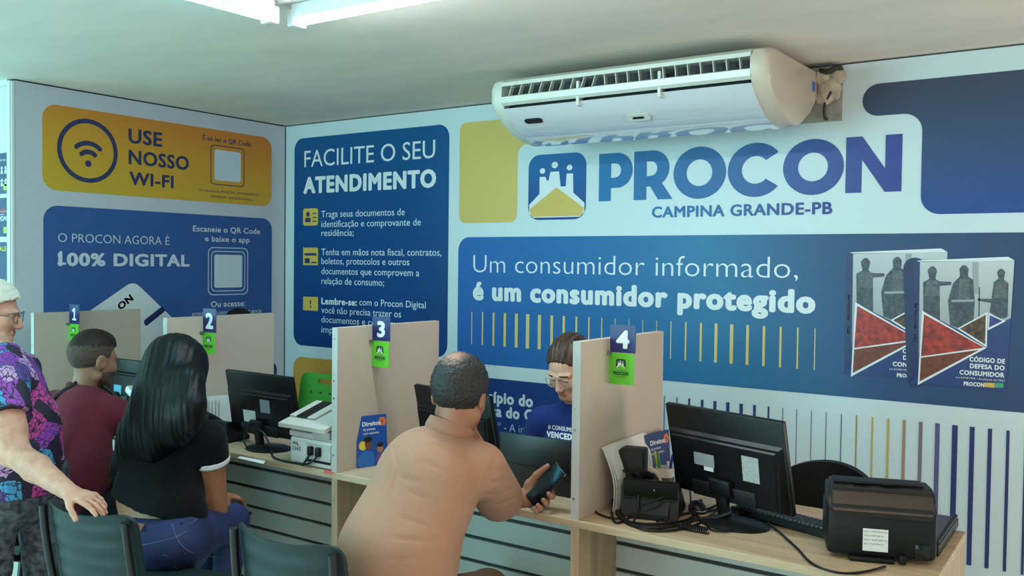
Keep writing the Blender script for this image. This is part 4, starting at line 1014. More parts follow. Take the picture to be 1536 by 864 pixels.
cable('thin black cable hanging straight behind the mouse', [Z(1035, 735, .82), Z(1036, 750, .79), Z(1036, 768, .757), Z(1050, 776, .757)], .003)
cable('black cable hanging under the socket side of the big monitor', [Z(1135, 733, .82), Z(1132, 752, .79), Z(1118, 766, .765), Z(1098, 774, .757), Z(1078, 778)], .0035)
cable('long black cable running from the big monitor to the black printer', [Z(1120, 768, .757), Z(1140, 775), Z(1165, 795), Z(1195, 822), Z(1215, 843), Z(1240, 855, .7545), Z(1268, 860, .7545), Z(1300, 857, .7545), Z(1328, 850, .757)], .0038)
bm = BM(); cc = Z(1040, 792, .762)
P = [(cc.x + (k / 90 - .5) * .10, cc.y + .010 * math.cos(k * .9), cc.z + .010 * math.sin(k * .9)) for k in range(91)]
tube(bm, P, .0022, 5, 2); tag(obj('coiled_cord', bm, M_CABLE, None, True, loc=cc), 'black coiled telephone cord lying at the counter edge', 'cord')

cable('black cable curling round the telephone to its handset', [Z(930, 735, .80), Z(938, 722, .83), Z(950, 730, .815), Z(955, 752, .785), Z(945, 775, .757), Z(925, 784, .7555), Z(918, 770, .757), Z(922, 745, .775)], .0040)
cable('black cable lying between the coiled cord and the mouse', [Z(985, 782, .757), Z(1010, 775, .757), Z(1030, 770, .757), Z(1050, 768, .757), Z(1072, 765, .76), Z(1095, 752, .80)], .0040)
cable('black cable looping flat under the telephone wedge', [Z(940, 782, .755), Z(970, 786, .755), Z(1003, 785, .755), Z(1030, 780, .755), Z(1043, 772, .757), Z(1060, 765, .76), Z(1080, 755, .775), Z(1095, 745, .80)], .0048)
# ------------------------------------------------------------------ black printer on the fourth desk
a = at_z(1240, 836, .752); b = at_z(1406, 851, .752)
L = (b - a).length; ang = math.atan2(b.y - a.y, b.x - a.x); R4 = Matrix.Rotation(ang, 3, 'Z')
t = thing('inkjet_printer', 'compact black printer at the counter end, white label on its back', 'printer', ((a.x + b.x) / 2, (a.y + b.y) / 2 + .1, .7505))
def put4(name, bm, m, parent=t, sm=True):
    for v in bm.verts: v.co = R4 @ v.co + Vector((a.x, a.y, .7506))
    return obj(name, bm, m, parent, sm)
HT = at_y(1245, 728, a.y).z - .7506
print('printer', a, b, L, HT)
bm = BM(); box(bm, (0, .005, .012), (L, .185, HT * .72), .014); body = put4('body', bm, mat('printer_black', (15, 16, 17), .48, spec=.3))
bm = BM()
prof = [(.000, HT * .56), (.17, HT * .56), (.17, HT * .93), (.13, HT), (.075, HT), (.028, HT * .95), (-.006, HT * .72)]
sweepx(bm, prof, .004, L - .004); bmesh.ops.bevel(bm, geom=bm.edges[:], offset=.010, segments=3, affect='EDGES'); put4('rear_cover', bm, mat('printer_gloss', (20, 18, 17), .34, spec=.4))
bm = BM(); box(bm, (.02, .06, HT * .985), (L - .03, .13, HT * 1.015), .006); put4('paper_flap', bm, M_BLACK)
for k in (.34, .60):
    bm = BM(); box(bm, (L * k - .025, .052, HT * .99), (L * k + .018, .068, HT * 1.03), .002); put4('flap_hinge', bm, M_BLACK)
bm = BM(); box(bm, (.06, -.010, 0), (L * .62, .05, .014), .004); put4('foot', bm, M_BLACK)
bm = BM(); box(bm, (L * .33, .0038, .03), (L * .56, .006, .095)); lb = put4('rating_label', bm, M_PAPER, t, False)
pl = Plane(R4 @ Vector((0, .0035, 0)) + Vector((a.x, a.y, .7506)), R4 @ Vector((1, 0, 0)), (0, 0, 1), R4 @ Vector((0, -1, 0)))
bm = BM()
for k in range(4): text(bm, pl, 'Model  C11  100-240V  50/60Hz  0.5A', L * .34, L * (.55 - .03 * (k % 2)), .085 - k * .012, .005, 0, .0006)
obj('fine_lettering', bm, mat('grey_ink', (120, 122, 126), .6), lb)
bm = BM(); box(bm, (L * .655, -.018, .004), (L * .72, .006, .030), .004); put4('power_plug', bm, M_BLACK)
bm = BM(); box(bm, (L * .80, .001, .015), (L * .93, .0055, .06), .001); put4('port_plate', bm, M_GLOSS)
bm = BM(); box(bm, (4.50, -1.665, .7506), (4.708, -1.29, .785), .006); tr_ = obj('output_tray', bm, M_BLACK, t, True)
bm = BM(); box(bm, (4.515, -1.63, .785), (4.690, -1.30, .7865)); obj('tray_bed', bm, mat('tray_grey', (70, 68, 88), .35), tr_)
bm = BM(); box(bm, (4.694, -1.66, .785), (4.706, -1.295, .795), .003); obj('tray_rim', bm, M_BLACK, tr_)
bm = BM(); box(bm, (L * .55, .18, .012), (L - .01, .21, HT * .6), .004); put4('front_face', bm, M_BLACK)

# ------------------------------------------------------------------ chairs
M_CHP = mat('chair_dark_plastic', (30, 46, 48), .45, spec=.35, bump=.1, bscale=300)
M_CHT = mat('chair_black_tube', (18, 20, 22), .3)
def curved_back(bm, w, z0, z1, y0, bow, lean, th, rows, r_top=.05, ribs=0):
    """A back shell, hollow towards the sitter (+y); rows = height steps."""
    n = 16; G = []
    for i in range(rows + 1):
        f = i / rows; z = z0 + (z1 - z0) * f
        d = (z1 - z) ; ww = w / 2
        if d < r_top: ww -= r_top - math.sqrt(max(0, r_top ** 2 - (r_top - d) ** 2))
        row = []
        for j in range(n + 1):
            x = -ww + 2 * ww * j / n; rib = ribs * (.5 + .5 * math.cos(f * math.pi * 10)) if ribs else 0
            row.append((x, y0 + bow * (2 * x / w) ** 2 - lean * f - (rib if abs(2 * x / w) < .86 else 0), z + .018 * (1 - (2 * x / w) ** 2) * f * 0 - .025 * f * (1 - (2 * x / w) ** 2)))
        G.append(row)
    A = [[bm.verts.new(p) for p in r] for r in G]; B = [[bm.verts.new((p[0], p[1] + th, p[2])) for p in r] for r in G]
    for i in range(rows):
        for j in range(n):
            bm.faces.new((A[i][j], A[i][j + 1], A[i + 1][j + 1], A[i + 1][j])); bm.faces.new((B[i][j], B[i + 1][j], B[i + 1][j + 1], B[i][j + 1]))
    for i in range(rows):
        bm.faces.new((A[i][0], A[i + 1][0], B[i + 1][0], B[i][0])); bm.faces.new((A[i][n], B[i][n], B[i + 1][n], A[i + 1][n]))
    for j in range(n):
        bm.faces.new((A[0][j], B[0][j], B[0][j + 1], A[0][j + 1])); bm.faces.new((A[rows][j], A[rows][j + 1], B[rows][j + 1], B[rows][j]))
def waiting_chair(label, x, y, ang, group=None, top=.80):
    """Plastic waiting chair, sitter facing +y before it is turned; (x, y) is the middle of its back."""
    t = thing('waiting_chair', label, 'chair', (x, y, 0), group)
    R = Matrix.Rotation(ang, 3, 'Z')
    def put(name, bm, m, sm=True):
        for v in bm.verts: v.co = R @ v.co + Vector((x, y, 0))
        return obj(name, bm, m, t, sm)
    bm = BM(); curved_back(bm, .44, .49, top, -.035, .055, .05, .010, 40, .06, .004); put('backrest', bm, M_CHP)
    for s in (-1, 1):
        bm = BM(); tube(bm, [(s * .19, .12, .43), (s * .205, .02, .44), (s * .208, -.012, .50), (s * .208, -.042, .66), (s * .205, -.055, top - .03)], .0135, 10); put('back_tube', bm, M_CHT)
    bm = BM(); box(bm, (-.215, .03, .435), (.215, .45, .452), .008)
    bmesh.ops.subdivide_edges(bm, edges=bm.edges[:], cuts=3)
    for v in bm.verts: v.co.z += .02 * (v.co.x / .215) ** 2 - .012 * ((v.co.y - .24) / .21) ** 2
    put('seat', bm, M_CHP)
    for sx in (-1, 1):
        for y0, y1 in ((.06, .0), (.40, .44)):
            bm = BM(); tube(bm, [(sx * .18, y0, .435), (sx * .195, (y0 + y1) / 2, .22), (sx * .20, y1, .004)], .012, 8); put('leg', bm, M_CHT)
    bm = BM(); tube(bm, [(-.19, .06, .425), (.19, .06, .425)], .011, 8, 0); tube(bm, [(-.19, .40, .425), (.19, .40, .425)], .011, 8, 0); put('seat_frame', bm, M_CHT)
    return t
waiting_chair('dark plastic chair under the old woman\'s hand, its back ribbed', 2.345, -2.875, .10)
waiting_chair('dark plastic chair behind the man in the tan shirt, its back ribbed', 3.175, -2.765, -.0, None, .835)
waiting_chair('dark plastic chair under the man in the maroon shirt', 1.42, -2.80, .0)
# green chair of the third attendant place
M_GRN = mat('green_plastic', (66, 150, 48), .45)
t = thing('plastic_chair', 'green plastic chair behind the counter with a slotted back', 'chair', (1.32, -.80, 0))
def put5(name, bm, m, sm=True): return obj(name, bm, m, t, sm)
bm = BM()
poly = roundpoly([(1.09, .58), (1.56, .58), (1.545, .915), (1.105, .915)], [.06, .06, .05, .05], 6); hole = rrect(1.255, .855, 1.395, .885, .014)
pl5 = Plane((0, -.78, 0), (1, 0, 0), (0, .12, 1), (0, -1, .12))
n = 48
def resample(poly, n, c):
    """Points where rays from c meet the outline, so that two outlines can be bridged."""
    out = []
    for k in range(n):
        a = 2 * math.pi * k / n; dx, dy = math.cos(a), math.sin(a); best = None
        for i in range(len(poly)):
            x0, y0 = poly[i - 1][0] - c[0], poly[i - 1][1] - c[1]; x1, y1 = poly[i][0] - c[0], poly[i][1] - c[1]
            den = dx * (y1 - y0) - dy * (x1 - x0)
            if abs(den) < 1e-12: continue
            tt = (x0 * (y1 - y0) - y0 * (x1 - x0)) / den; ss = (x0 * dy - y0 * dx) / den
            if tt > 0 and -1e-6 <= ss <= 1 + 1e-6 and (best is None or tt < best): best = tt
        out.append((c[0] + dx * best, c[1] + dy * best))
    return out
cc = (1.325, .870); O = resample(poly, n, cc); I = resample(hole, n, cc)
L0 = [[bm.verts.new(pl5.w(u, v, d)) for u, v in Q] for Q, d in ((O, 0), (I, 0), (I, .012), (O, .012))]
for A, B in zip(L0, L0[1:] + L0[:1]):
    for k in range(n): bm.faces.new((A[k], A[(k + 1) % n], B[(k + 1) % n], B[k]))
put5('backrest', bm, M_GRN)
for dx, dz in ((-.12, .80), (-.04, .80), (.04, .80), (.12, .80), (-.08, .74), (.08, .74), (0, .74)):
    bm = BM(); c_ = pl5.w(1.325 + dx, dz, .0122); cyl(bm, c_, c_ + Vector((0, -.0012, 0)), .008, n=14); put5('vent_hole', bm, mat('hole_dark_green', (20, 50, 20), .6))
bm = BM(); box(bm, (1.105, -1.20, .44), (1.545, -.80, .465), .012); put5('seat', bm, M_GRN)
for sx in (-1, 1):
    for yy in (-1.16, -.82):
        bm = BM(); tube(bm, [(1.325 + sx * .18, yy, .44), (1.325 + sx * .20, yy + (.02 if yy > -1 else -.02), .004)], .012, 8, 0); put5('leg', bm, M_STEEL)
    bm = BM(); tube(bm, [(1.325 + sx * .17, -.83, .445), (1.325 + sx * .17, -.762, .47), (1.325 + sx * .17, -.745, .66)], .011, 8); put5('back_tube', bm, M_STEEL)
t.location.x -= .175
# black office chair behind the fourth place
t = thing('office_chair', 'empty black office chair with a rounded back behind the fourth place', 'chair', (4.19, -.95, 0))
cx = 4.185
bm = BM(); G = []
for i in range(15):
    f = i / 14; z = .50 + .325 * f; row = []
    for j in range(21):
        s = -1 + 2 * j / 20; ww = .235 * (1 - .30 * max(0, f - .55) ** 2 * 4 * .5)
        topcut = math.sqrt(max(0, 1 - s * s)) ; zz = .50 + .325 * f * (.62 + .38 * topcut ** .9)
        row.append((cx + s * ww, -.86 - .10 * s * s + .02 * f, zz))
    G.append(row)
A = [[bm.verts.new(p) for p in r] for r in G]; B = [[bm.verts.new((p[0], p[1] - .045, p[2])) for p in r] for r in G]
for i in range(14):
    for j in range(20):
        bm.faces.new((A[i][j], A[i][j + 1], A[i + 1][j + 1], A[i + 1][j])); bm.faces.new((B[i][j], B[i + 1][j], B[i + 1][j + 1], B[i][j + 1]))
for i in range(14):
    bm.faces.new((A[i][0], A[i + 1][0], B[i + 1][0], B[i][0])); bm.faces.new((A[i][20], B[i][20], B[i + 1][20], A[i + 1][20]))
for j in range(20):
    bm.faces.new((A[0][j], B[0][j], B[0][j + 1], A[0][j + 1])); bm.faces.new((A[14][j], A[14][j + 1], B[14][j + 1], B[14][j]))
M_OFF = mat('office_black', (14, 15, 17), .5, spec=.3)
obj('backrest', bm, M_OFF, t, True)
bm = BM(); box(bm, (cx - .235, -1.30, .43), (cx + .235, -.88, .50), .03, seg=4); obj('seat', bm, M_OFF, t, True)
bm = BM(); tube(bm, [(cx, -.95, .42), (cx, -.80, .44), (cx, -.83, .62)], .018, 8); obj('back_stem', bm, M_BLACK, t, True)
bm = BM(); cyl(bm, (cx, -1.09, .09), (cx, -1.09, .43), .028); obj('gas_post', bm, M_BLACK, t, True)
for k in range(5):
    a_ = 2 * math.pi * k / 5; e = Vector((cx + .28 * math.cos(a_), -1.09 + .28 * math.sin(a_), .075))
    bm = BM(); tube(bm, [(cx, -1.09, .11), e], lambda s: .024 - .008 * s, 8, 0); lg = obj('base_leg', bm, M_BLACK, t, True)
    bm = BM(); cyl(bm, e + Vector((-.012, 0, -.047)), e + Vector((.012, 0, -.047)), .0275, n=14); obj('caster', bm, M_BLACK2, lg, True)
# ------------------------------------------------------------------ people: smooth distance-field bodies meshed by surface nets
def V3(*a): return np.array(a[0] if len(a) == 1 else a, float)
def nrm(v): v = V3(v); return v / np.linalg.norm(v)
def cap(a, b, ra, rb=None):
    a, b = V3(a), V3(b); rb = ra if rb is None else rb; ab = b - a; L = max(ab @ ab, 1e-12)
    def f(p):
        q = p - a; t = np.clip((q @ ab) / L, 0, 1)
        return np.linalg.norm(q - t[:, None] * ab, axis=1) - (ra + (rb - ra) * t)
    return f
def fcap(a, b, ra, rb, axis, s):
    """Capsule flattened by s along axis: an oval trunk."""
    a, b, axis = V3(a), V3(b), nrm(axis); ab = b - a; ab = ab - axis * (ab @ axis) * 0; L = ab @ ab
    def f(p):
        q = p - a; t = np.clip((q @ ab) / L, 0, 1); d = q - t[:, None] * ab
        h = d @ axis; d = d + np.outer(h * (1 / s - 1), axis)
        n = np.linalg.norm(d, axis=1); r = ra + (rb - ra) * t
        g = np.sqrt(1 + (1 / s ** 2 - 1) * (np.abs(h) / s / np.maximum(n, 1e-9)) ** 2)
        return (n - r) / g
    return f
def ell(c, r, M=None):
    c, r = V3(c), V3(r)
    def f(p):
        q = p - c
        if M is not None: q = q @ M
        k0 = np.linalg.norm(q / r, axis=1); k1 = np.linalg.norm(q / (r * r), axis=1)
        return k0 * (k0 - 1) / np.maximum(k1, 1e-9)
    return f
def ringf(c, n, R, r, fl=1.0):
    c, n = V3(c), nrm(n)
    def f(p):
        q = p - c; h = q @ n; d = np.linalg.norm(q - np.outer(h, n), axis=1)
        return np.sqrt((d - R) ** 2 + (h / fl) ** 2) - r
    return f
def halfspace(c, n):
    c, n = V3(c), nrm(n)
    return lambda p: (p - c) @ n
class Sdf:
    def __init__(s): s.ops = []; s.disp = None
    def add(s, f, k=.02): s.ops.append((0, f, k)); return s
    def sub(s, f, k=.01): s.ops.append((1, f, k)); return s
    def cut(s, f, k=.004): s.ops.append((2, f, k)); return s       # keeps f < 0
    def __call__(s, p):
        d = None
        for o, f, k in s.ops:
            e = f(p)
            if d is None: d = e; continue
            if o == 0: h = np.maximum(k - np.abs(d - e), 0) / k; d = np.minimum(d, e) - h * h * k * .25
            else:
                e = -e if o == 1 else e
                h = np.maximum(k - np.abs(d - e), 0) / k; d = np.maximum(d, e) + h * h * k * .25
        if s.disp is not None: d = d + s.disp(p)
        return d
def surface(S, lo, hi, h):
    """Meshes the zero level of S inside lo..hi with voxels of size h (naive surface nets)."""
    lo, hi = V3(lo), V3(hi); n = np.ceil((hi - lo) / h).astype(int) + 1; B = 10
    D = np.full(tuple(n), 1.0, np.float32)
    nb = -(-n // B); I = np.stack(np.meshgrid(*[np.arange(k) for k in nb], indexing='ij'), -1).reshape(-1, 3)
    c = lo + (I * B + (B - 1) / 2) * h; d = S(c); R = h * B * .87
    for i, dd in zip(I, d):
        a = i * B; b = np.minimum(a + B, n)
        if abs(dd) > R * 1.9 + .012: D[a[0]:b[0], a[1]:b[1], a[2]:b[2]] = dd; continue
        g = np.stack(np.meshgrid(*[np.arange(a[k], b[k]) for k in range(3)], indexing='ij'), -1).reshape(-1, 3)
        D[a[0]:b[0], a[1]:b[1], a[2]:b[2]] = S(lo + g * h).reshape(b - a)
    ins = D < 0
    cnt = sum(ins[x:n[0] - 1 + x, y:n[1] - 1 + y, z:n[2] - 1 + z].astype(np.int8) for x in (0, 1) for y in (0, 1) for z in (0, 1))
    act = (cnt > 0) & (cnt < 8); C = np.argwhere(act); idx = -np.ones(act.shape, np.int64); idx[act] = np.arange(len(C))
    pos = np.zeros((len(C), 3)); num = np.zeros(len(C))
    cor = [V3(x, y, z).astype(int) for x in (0, 1) for y in (0, 1) for z in (0, 1)]
    for a in cor:
        for ax in range(3):
            if a[ax]: continue
            b = a.copy(); b[ax] = 1
            da = D[tuple((C + a).T)]; db = D[tuple((C + b).T)]; m = (da < 0) != (db < 0)
            t = np.where(m, da / np.where(m, da - db, 1), 0)
            q = C + a + t[:, None] * (b - a); pos[m] += q[m]; num[m] += 1
    pos = lo + pos / num[:, None] * h
    F = []
    for ax in range(3):
        u, v = (ax + 1) % 3, (ax + 2) % 3
        sl0 = [slice(None)] * 3; sl1 = [slice(None)] * 3; sl0[ax] = slice(0, -1); sl1[ax] = slice(1, None)
        m = ins[tuple(sl0)] != ins[tuple(sl1)]; E = np.argwhere(m)
        E = E[(E[:, u] > 0) & (E[:, v] > 0) & (E[:, u] < n[u] - 1) & (E[:, v] < n[v] - 1)]
        flip = ins[tuple(E.T)]
        def g(du, dv): q = E.copy(); q[:, u] += du; q[:, v] += dv; return idx[tuple(q.T)]
        Q = np.stack([g(-1, -1), g(0, -1), g(0, 0), g(-1, 0)], 1); Q[~flip] = Q[~flip][:, ::-1]
        F.append(Q)
    F = np.concatenate(F); F = F[(F >= 0).all(1)]
    return pos, F
def sdf_obj(name, S, lo, hi, h, material, parent, paint=None):
    pos, F = surface(S, lo, hi, h)
    o0 = np.array(base(parent)) if parent is not None else np.zeros(3)
    me = bpy.data.meshes.new(name); me.vertices.add(len(pos)); me.vertices.foreach_set('co', (pos - o0).astype(np.float32).ravel())
    me.loops.add(F.size); me.loops.foreach_set('vertex_index', F.astype(np.int32).ravel())
    me.polygons.add(len(F)); me.polygons.foreach_set('loop_start', np.arange(0, F.size, 4, dtype=np.int32))
    for m in (material if isinstance(material, (list, tuple)) else [material]): me.materials.append(m)
    if paint is not None:
        me.polygons.foreach_set('material_index', paint(pos[F].mean(1)).astype(np.int32))
    me.update(calc_edges=True); me.validate()
    me.polygons.foreach_set('use_smooth', [True] * len(me.polygons))
    return link(bpy.data.objects.new(name, me), parent)
def folds(dirs, amp, mod=1.0):
    """Soft cloth creases: waves across each given direction, wandering and fading."""
    D = [(nrm(d), w, ph) for d, w, ph in dirs]
    def f(p):
        r = np.zeros(len(p))
        for d, w, ph in D:
            s = p @ d; wob = np.sin(p[:, 0] * 11 + ph) + np.sin(p[:, 1] * 9 + ph * 2) + np.sin(p[:, 2] * 12 + ph * 3)
            env = np.clip(.35 + .65 * np.sin(p[:, 0] * 7 + ph * 1.7) * np.sin(p[:, 2] * 8 + ph) + .3 * np.sin(p[:, 1] * 10 + ph), 0, 1)
            x = s * w + wob * .9 + ph; r += env * (np.abs(np.sin(x)) ** .7 - .6)
        return amp * r
    return f
def march(S, x, y, start):
    """First point of the solid S met along the view line through a photo point."""
    d = nrm(CF + (x - 768) / FPX * CR - (y - 432) / FPX * CU); p = CAM + d * start
    for _ in range(140):
        v = float(S(p[None])[0])
        if v < .0008: break
        p = p + d * v * .7
    return p
def creases(S, lines, depth, width, start):
    """Cloth creases: grooves with a soft ridge beside them, lying on S along the given lines."""
    segs = []
    for ln in lines:
        P = [march(S, x, y, start) for x, y in ln]
        P = [q for q in P if np.linalg.norm(q - CAM) < 6]
        n = len(P) - 1
        for i in range(n): segs.append((P[i], P[i + 1], .35 if i in (0, n - 1) and n > 1 else 1.0))
    def f(p):
        r = np.zeros(len(p))
        for a, b, w in segs:
            ab = b - a; q = p - a; t = np.clip(q @ ab / (ab @ ab), 0, 1); d2 = ((q - t[:, None] * ab) ** 2).sum(1)
            fade = np.sin(np.pi * np.clip(t * .8 + .1, 0, 1))
            near = d2 < (5 * width) ** 2
            if near.any():
                g = np.exp(-d2[near] / width ** 2) - .45 * np.exp(-d2[near] / (2.4 * width) ** 2)
                r[near] = np.maximum(r[near], depth * g * fade[near]) if True else r[near]
        return r
    return f
class Head:
    """Head frame: x to the person's right, y forward, z up; sc scales it."""
    def __init__(s, c, F, U, sc=1.0):
        s.c = V3(c); s.F = nrm(F); U = V3(U); s.U = nrm(U - s.F * (U @ s.F)); s.R = np.cross(s.F, s.U); s.M = np.stack([s.R, s.F, s.U], 1); s.sc = sc
    def w(s, x, y, z): return s.c + s.sc * (s.R * x + s.F * y + s.U * z)
    def loc(s, p): return (p - s.c) @ s.M / s.sc
    def e(s, c, r): return ell(s.w(*c), V3(r) * s.sc, s.M)
    def cap(s, a, b, ra, rb): return cap(s.w(*a), s.w(*b), ra * s.sc, rb * s.sc)
def head_shape(S, H, jaw=1.0, nose=1.0):
    S.add(H.e((0, -.012, .032), (.076, .096, .086)), .03)
    S.add(H.e((0, .026, -.030), (.062 * jaw, .066, .078)), .035)
    S.add(H.e((0, .066, -.096), (.026 * jaw, .022, .020)), .03)
    for s in (-1, 1):
        S.add(H.cap((s * .050 * jaw, .0, -.062), (s * .018, .062, -.096), .020, .018), .025)
        S.add(H.e((s * .040, .060, -.030), (.026, .024, .026)), .02)
        S.add(H.cap((s * .014, .090, .020), (s * .048, .072, .020), .009, .008), .014)
        S.sub(H.e((s * .032, .103, .001), (.019, .019, .013)), .014)
        S.add(H.e((s * .031, .076, .001), (.0135, .0125, .0115)), .003)
        S.add(H.e((s * .010, .098, -.040), (.0085 * nose, .009, .0075)), .006)
        S.add(H.e((s * .080, -.012, -.008), (.010, .024, .033)), .010)
        S.sub(H.e((s * .091, -.006, -.004), (.006, .013, .019)), .006)
    S.add(H.cap((0, .088, .010), (0, .108, -.034), .0075, .0125 * nose), .010)
    S.add(H.e((0, .086, -.063), (.024, .010, .0055)), .006)
    S.add(H.e((0, .085, -.073), (.020, .010, .0065)), .006)
    S.sub(H.e((0, .098, -.0675), (.022, .006, .0016)), .003)
def face_paint(H, lips=1, brows=2, lids=True):
    def f(p):
        q = H.loc(p); m = np.zeros(len(p), int)
        if lips: m[(q[:, 1] > .07) & (np.abs(q[:, 0]) < .023 - np.abs(q[:, 2] + .068) * .9) & (np.abs(q[:, 2] + .068) < .0105)] = lips
        if brows:
            x = np.abs(q[:, 0]); m[(q[:, 1] > .05) & (x > .015) & (x < .050) & (np.abs(q[:, 2] - (.0265 - .20 * (x - .015))) < .0025)] = brows
        return m
    return f
def hair_cap(H, line, grow=.010, extra=None, amp=.0035, freq=46, back=0.0, strands=0.0):
    """Hair over the skull above a hairline given as height over front-to-back position."""
    S = Sdf(); S.add(H.e((0, -.012 - back, .034), (.076 + grow, .097 + grow, .087 + grow)), .01)
    if extra: extra(S)
    ys, zs = zip(*line)
    S.cut(lambda p: (lambda q: (np.interp(q[:, 1], ys, zs) - q[:, 2]) * .75 * H.sc)(H.loc(p)), .006)
    def disp(p):
        q = H.loc(p); a, b, c = q.T
        st = strands * np.sin(np.arctan2(a, c + .03) * 34 + 2.5 * np.sin(np.arctan2(a, c + .03) * 7) + 3 * np.sin(b * 22)) if strands else 0
        return st + amp * np.sin(a * 260 + 3 * np.sin(b * 90)) * np.sin(b * 230 + 3 * np.sin(c * 100)) * np.sin(c * 210 + 3 * np.sin(a * 110))
    S.disp = disp
    return S
LINE_M = ((-.12, -.080), (-.06, -.070), (-.024, -.050), (-.018, .012), (.012, .012), (.016, .000), (.032, .000), (.038, .040), (.07, .062), (.10, .082))
def arm(S, sh, el, wr, r=(.052, .042, .040, .027), k=.03):
    S.add(cap(sh, el, r[0], r[1]), k); S.add(cap(el, V3(el) + .42 * (V3(wr) - V3(el)), r[2], r[2] * .98), .02); S.add(cap(V3(el) + .42 * (V3(wr) - V3(el)), wr, r[2] * .98, r[3]), .02)
FING = ((.030, .074, .0086), (.010, .082, .0088), (-.011, .076, .0084), (-.030, .060, .0075))
def hand(S, wr, D, N, side, curl=(.25, .3, .35, .4), sc=1.0, thumb=(.55, .25), spread=.10, K=.006):
    """Palm, four fingers and a thumb. D wrist to knuckles, N out of the palm, side +1 right / -1 left."""
    wr = V3(wr); D = nrm(D); N = V3(N); N = nrm(N - D * (N @ D)); T = np.cross(D, N) * (-side)      # towards the thumb
    P = lambda a, b, c: wr + sc * (D * a + T * b + N * c)
    for b in (.024, .008, -.008, -.024): S.add(cap(P(.006, b * .6, 0), P(.088 - abs(b) * .25, b * 1.15, 0), .0135 * sc, .0115 * sc), .012)
    for (b, L, r), c in zip(FING, curl):
        a = 0.0; p = P(.090 - abs(b - .008) * .30, b * 1.1, 0); f = b * spread * 10
        for seg, (fr, dc) in enumerate(((.45, .9), (.31, 1.15), (.24, .8))):
            a += c * dc; d = nrm(D * math.cos(a) + N * math.sin(a) + T * f * .35 * math.cos(a)); q = p + d * L * fr * sc
            S.add(cap(p, q, r * sc * (1 - .07 * seg), r * sc * (.95 - .07 * seg)), K); p = q
    p0 = P(.020, .022, .004); p1 = P(.052, .046, .012 + thumb[1] * .03); d = nrm(D * math.cos(thumb[0]) + T * math.sin(thumb[0]) * .6 + N * thumb[1]); p2 = p1 + d * .034 * sc; p3 = p2 + nrm(d + N * thumb[1] * .5 - T * .15) * .026 * sc
    S.add(cap(p0, p1, .0145 * sc, .0115 * sc), .014); S.add(cap(p1, p2, .0108 * sc, .0098 * sc), .006); S.add(cap(p2, p3, .0096 * sc, .0082 * sc), .004)
def bbox(pts, pad):
    P = np.array([V3(p) for p in pts]); return P.min(0) - pad, P.max(0) + pad
def skin(name, rgb, var=.12): return mat(name, rgb, .5, bump=.06, bscale=220, var=var, vscale=26, spec=.35)
def cloth(name, rgb, rough=.85, var=.06): return mat(name, rgb, rough, bump=.12, bscale=420, var=var, vscale=9, spec=.15, sheen=.04)
def hairmat(name, rgb, rough=.38, stretch=(26, 26, 2.4), bump=.5): return mat(name, rgb, rough, bump=bump, bscale=9, stretch=stretch, spec=.2)
def torso(S, P, M, C, N, SL, SR, fwd, w, flat=.68, g=0.0, k=.05, sh=.062):
    """Trunk from pelvis P over waist M to chest C, then shoulders and neck root; w = half widths, g = extra thickness."""
    S.add(fcap(P, M, w[0] + g, w[1] + g, fwd, flat), k); S.add(fcap(M, C, w[1] + g, w[2] + g, fwd, flat), k)
    a, b = V3(SL), V3(SR); m = (a + b) / 2
    S.add(cap(m + (a - m) * .82, m + (b - m) * .82, sh + g, sh + g), k)
    for q in (a, b): S.add(cap(V3(N) + (m - V3(N)) * .25, m + (q - m) * .86, .048 + g, .052 + g), .04)
def sleeve(S, sh, el, upto, r0, r1, k=.03):
    """Sleeve from the shoulder to a fraction of the upper arm, ending in a clean hem."""
    sh, el = V3(sh), V3(el); e = sh + (el - sh) * upto; d = nrm(el - sh)
    T = Sdf(); T.add(cap(sh, e + d * .03, r0, r1), .01); T.cut(halfspace(e, d), .003)
    S.add(T, k)
def legs(S, hips, knees, ankles, r=(.088, .062, .045), k=.03):
    for h, kn, an in zip(hips, knees, ankles): S.add(cap(h, kn, r[0], r[1]), k); S.add(cap(kn, an, r[1], r[2]), .02)
def shoes(t, ankles, fwd, m):
    fwd = nrm(V3(fwd[0], fwd[1], 0))
    for a in ankles:
        a = V3(a); S = Sdf(); f0 = V3(a[0], a[1], .045)
        S.add(cap(f0 - fwd * .04, f0 + fwd * .13, .042, .036), .02); S.add(cap(f0, V3(a[0], a[1], .10), .042, .045), .02); S.cut(halfspace((0, 0, .006), (0, 0, -1)), .004)
        lo, hi = bbox([f0 - fwd * .1, f0 + fwd * .2, (a[0], a[1], .16)], .06); lo[2] = 0.0
        sdf_obj('shoe', S, lo, hi, .009, m, t)
PX = lambda x, y, Y: V3(at_y(x, y, Y))
UP = V3(0, 0, 1)

# ---------------------------------------------------------------- man in the tan shirt
t = thing('person', 'seated man in a tan polo shirt leaning on the counter, phone in hand', 'person', (3.25, -2.55, 0))
MS = skin('skin_tan', (172, 118, 92)); MH = hairmat('hair_black_thinning', (26, 20, 19), .55, (30, 30, 30), .6)
H = Head(PX(690, 592, -2.27), (-.30, .93, -.22), (-.04, .22, 1), 1.0)
P, M, C, N = V3(3.30, -2.515, .56), V3(3.315, -2.475, .72), V3(3.345, -2.385, .90), PX(672, 655, -2.31)
SL, SR = PX(608, 700, -2.32), PX(722, 703, -2.28)
EL, ER = V3(3.16, -2.03, .805), PX(752, 752, -2.03)
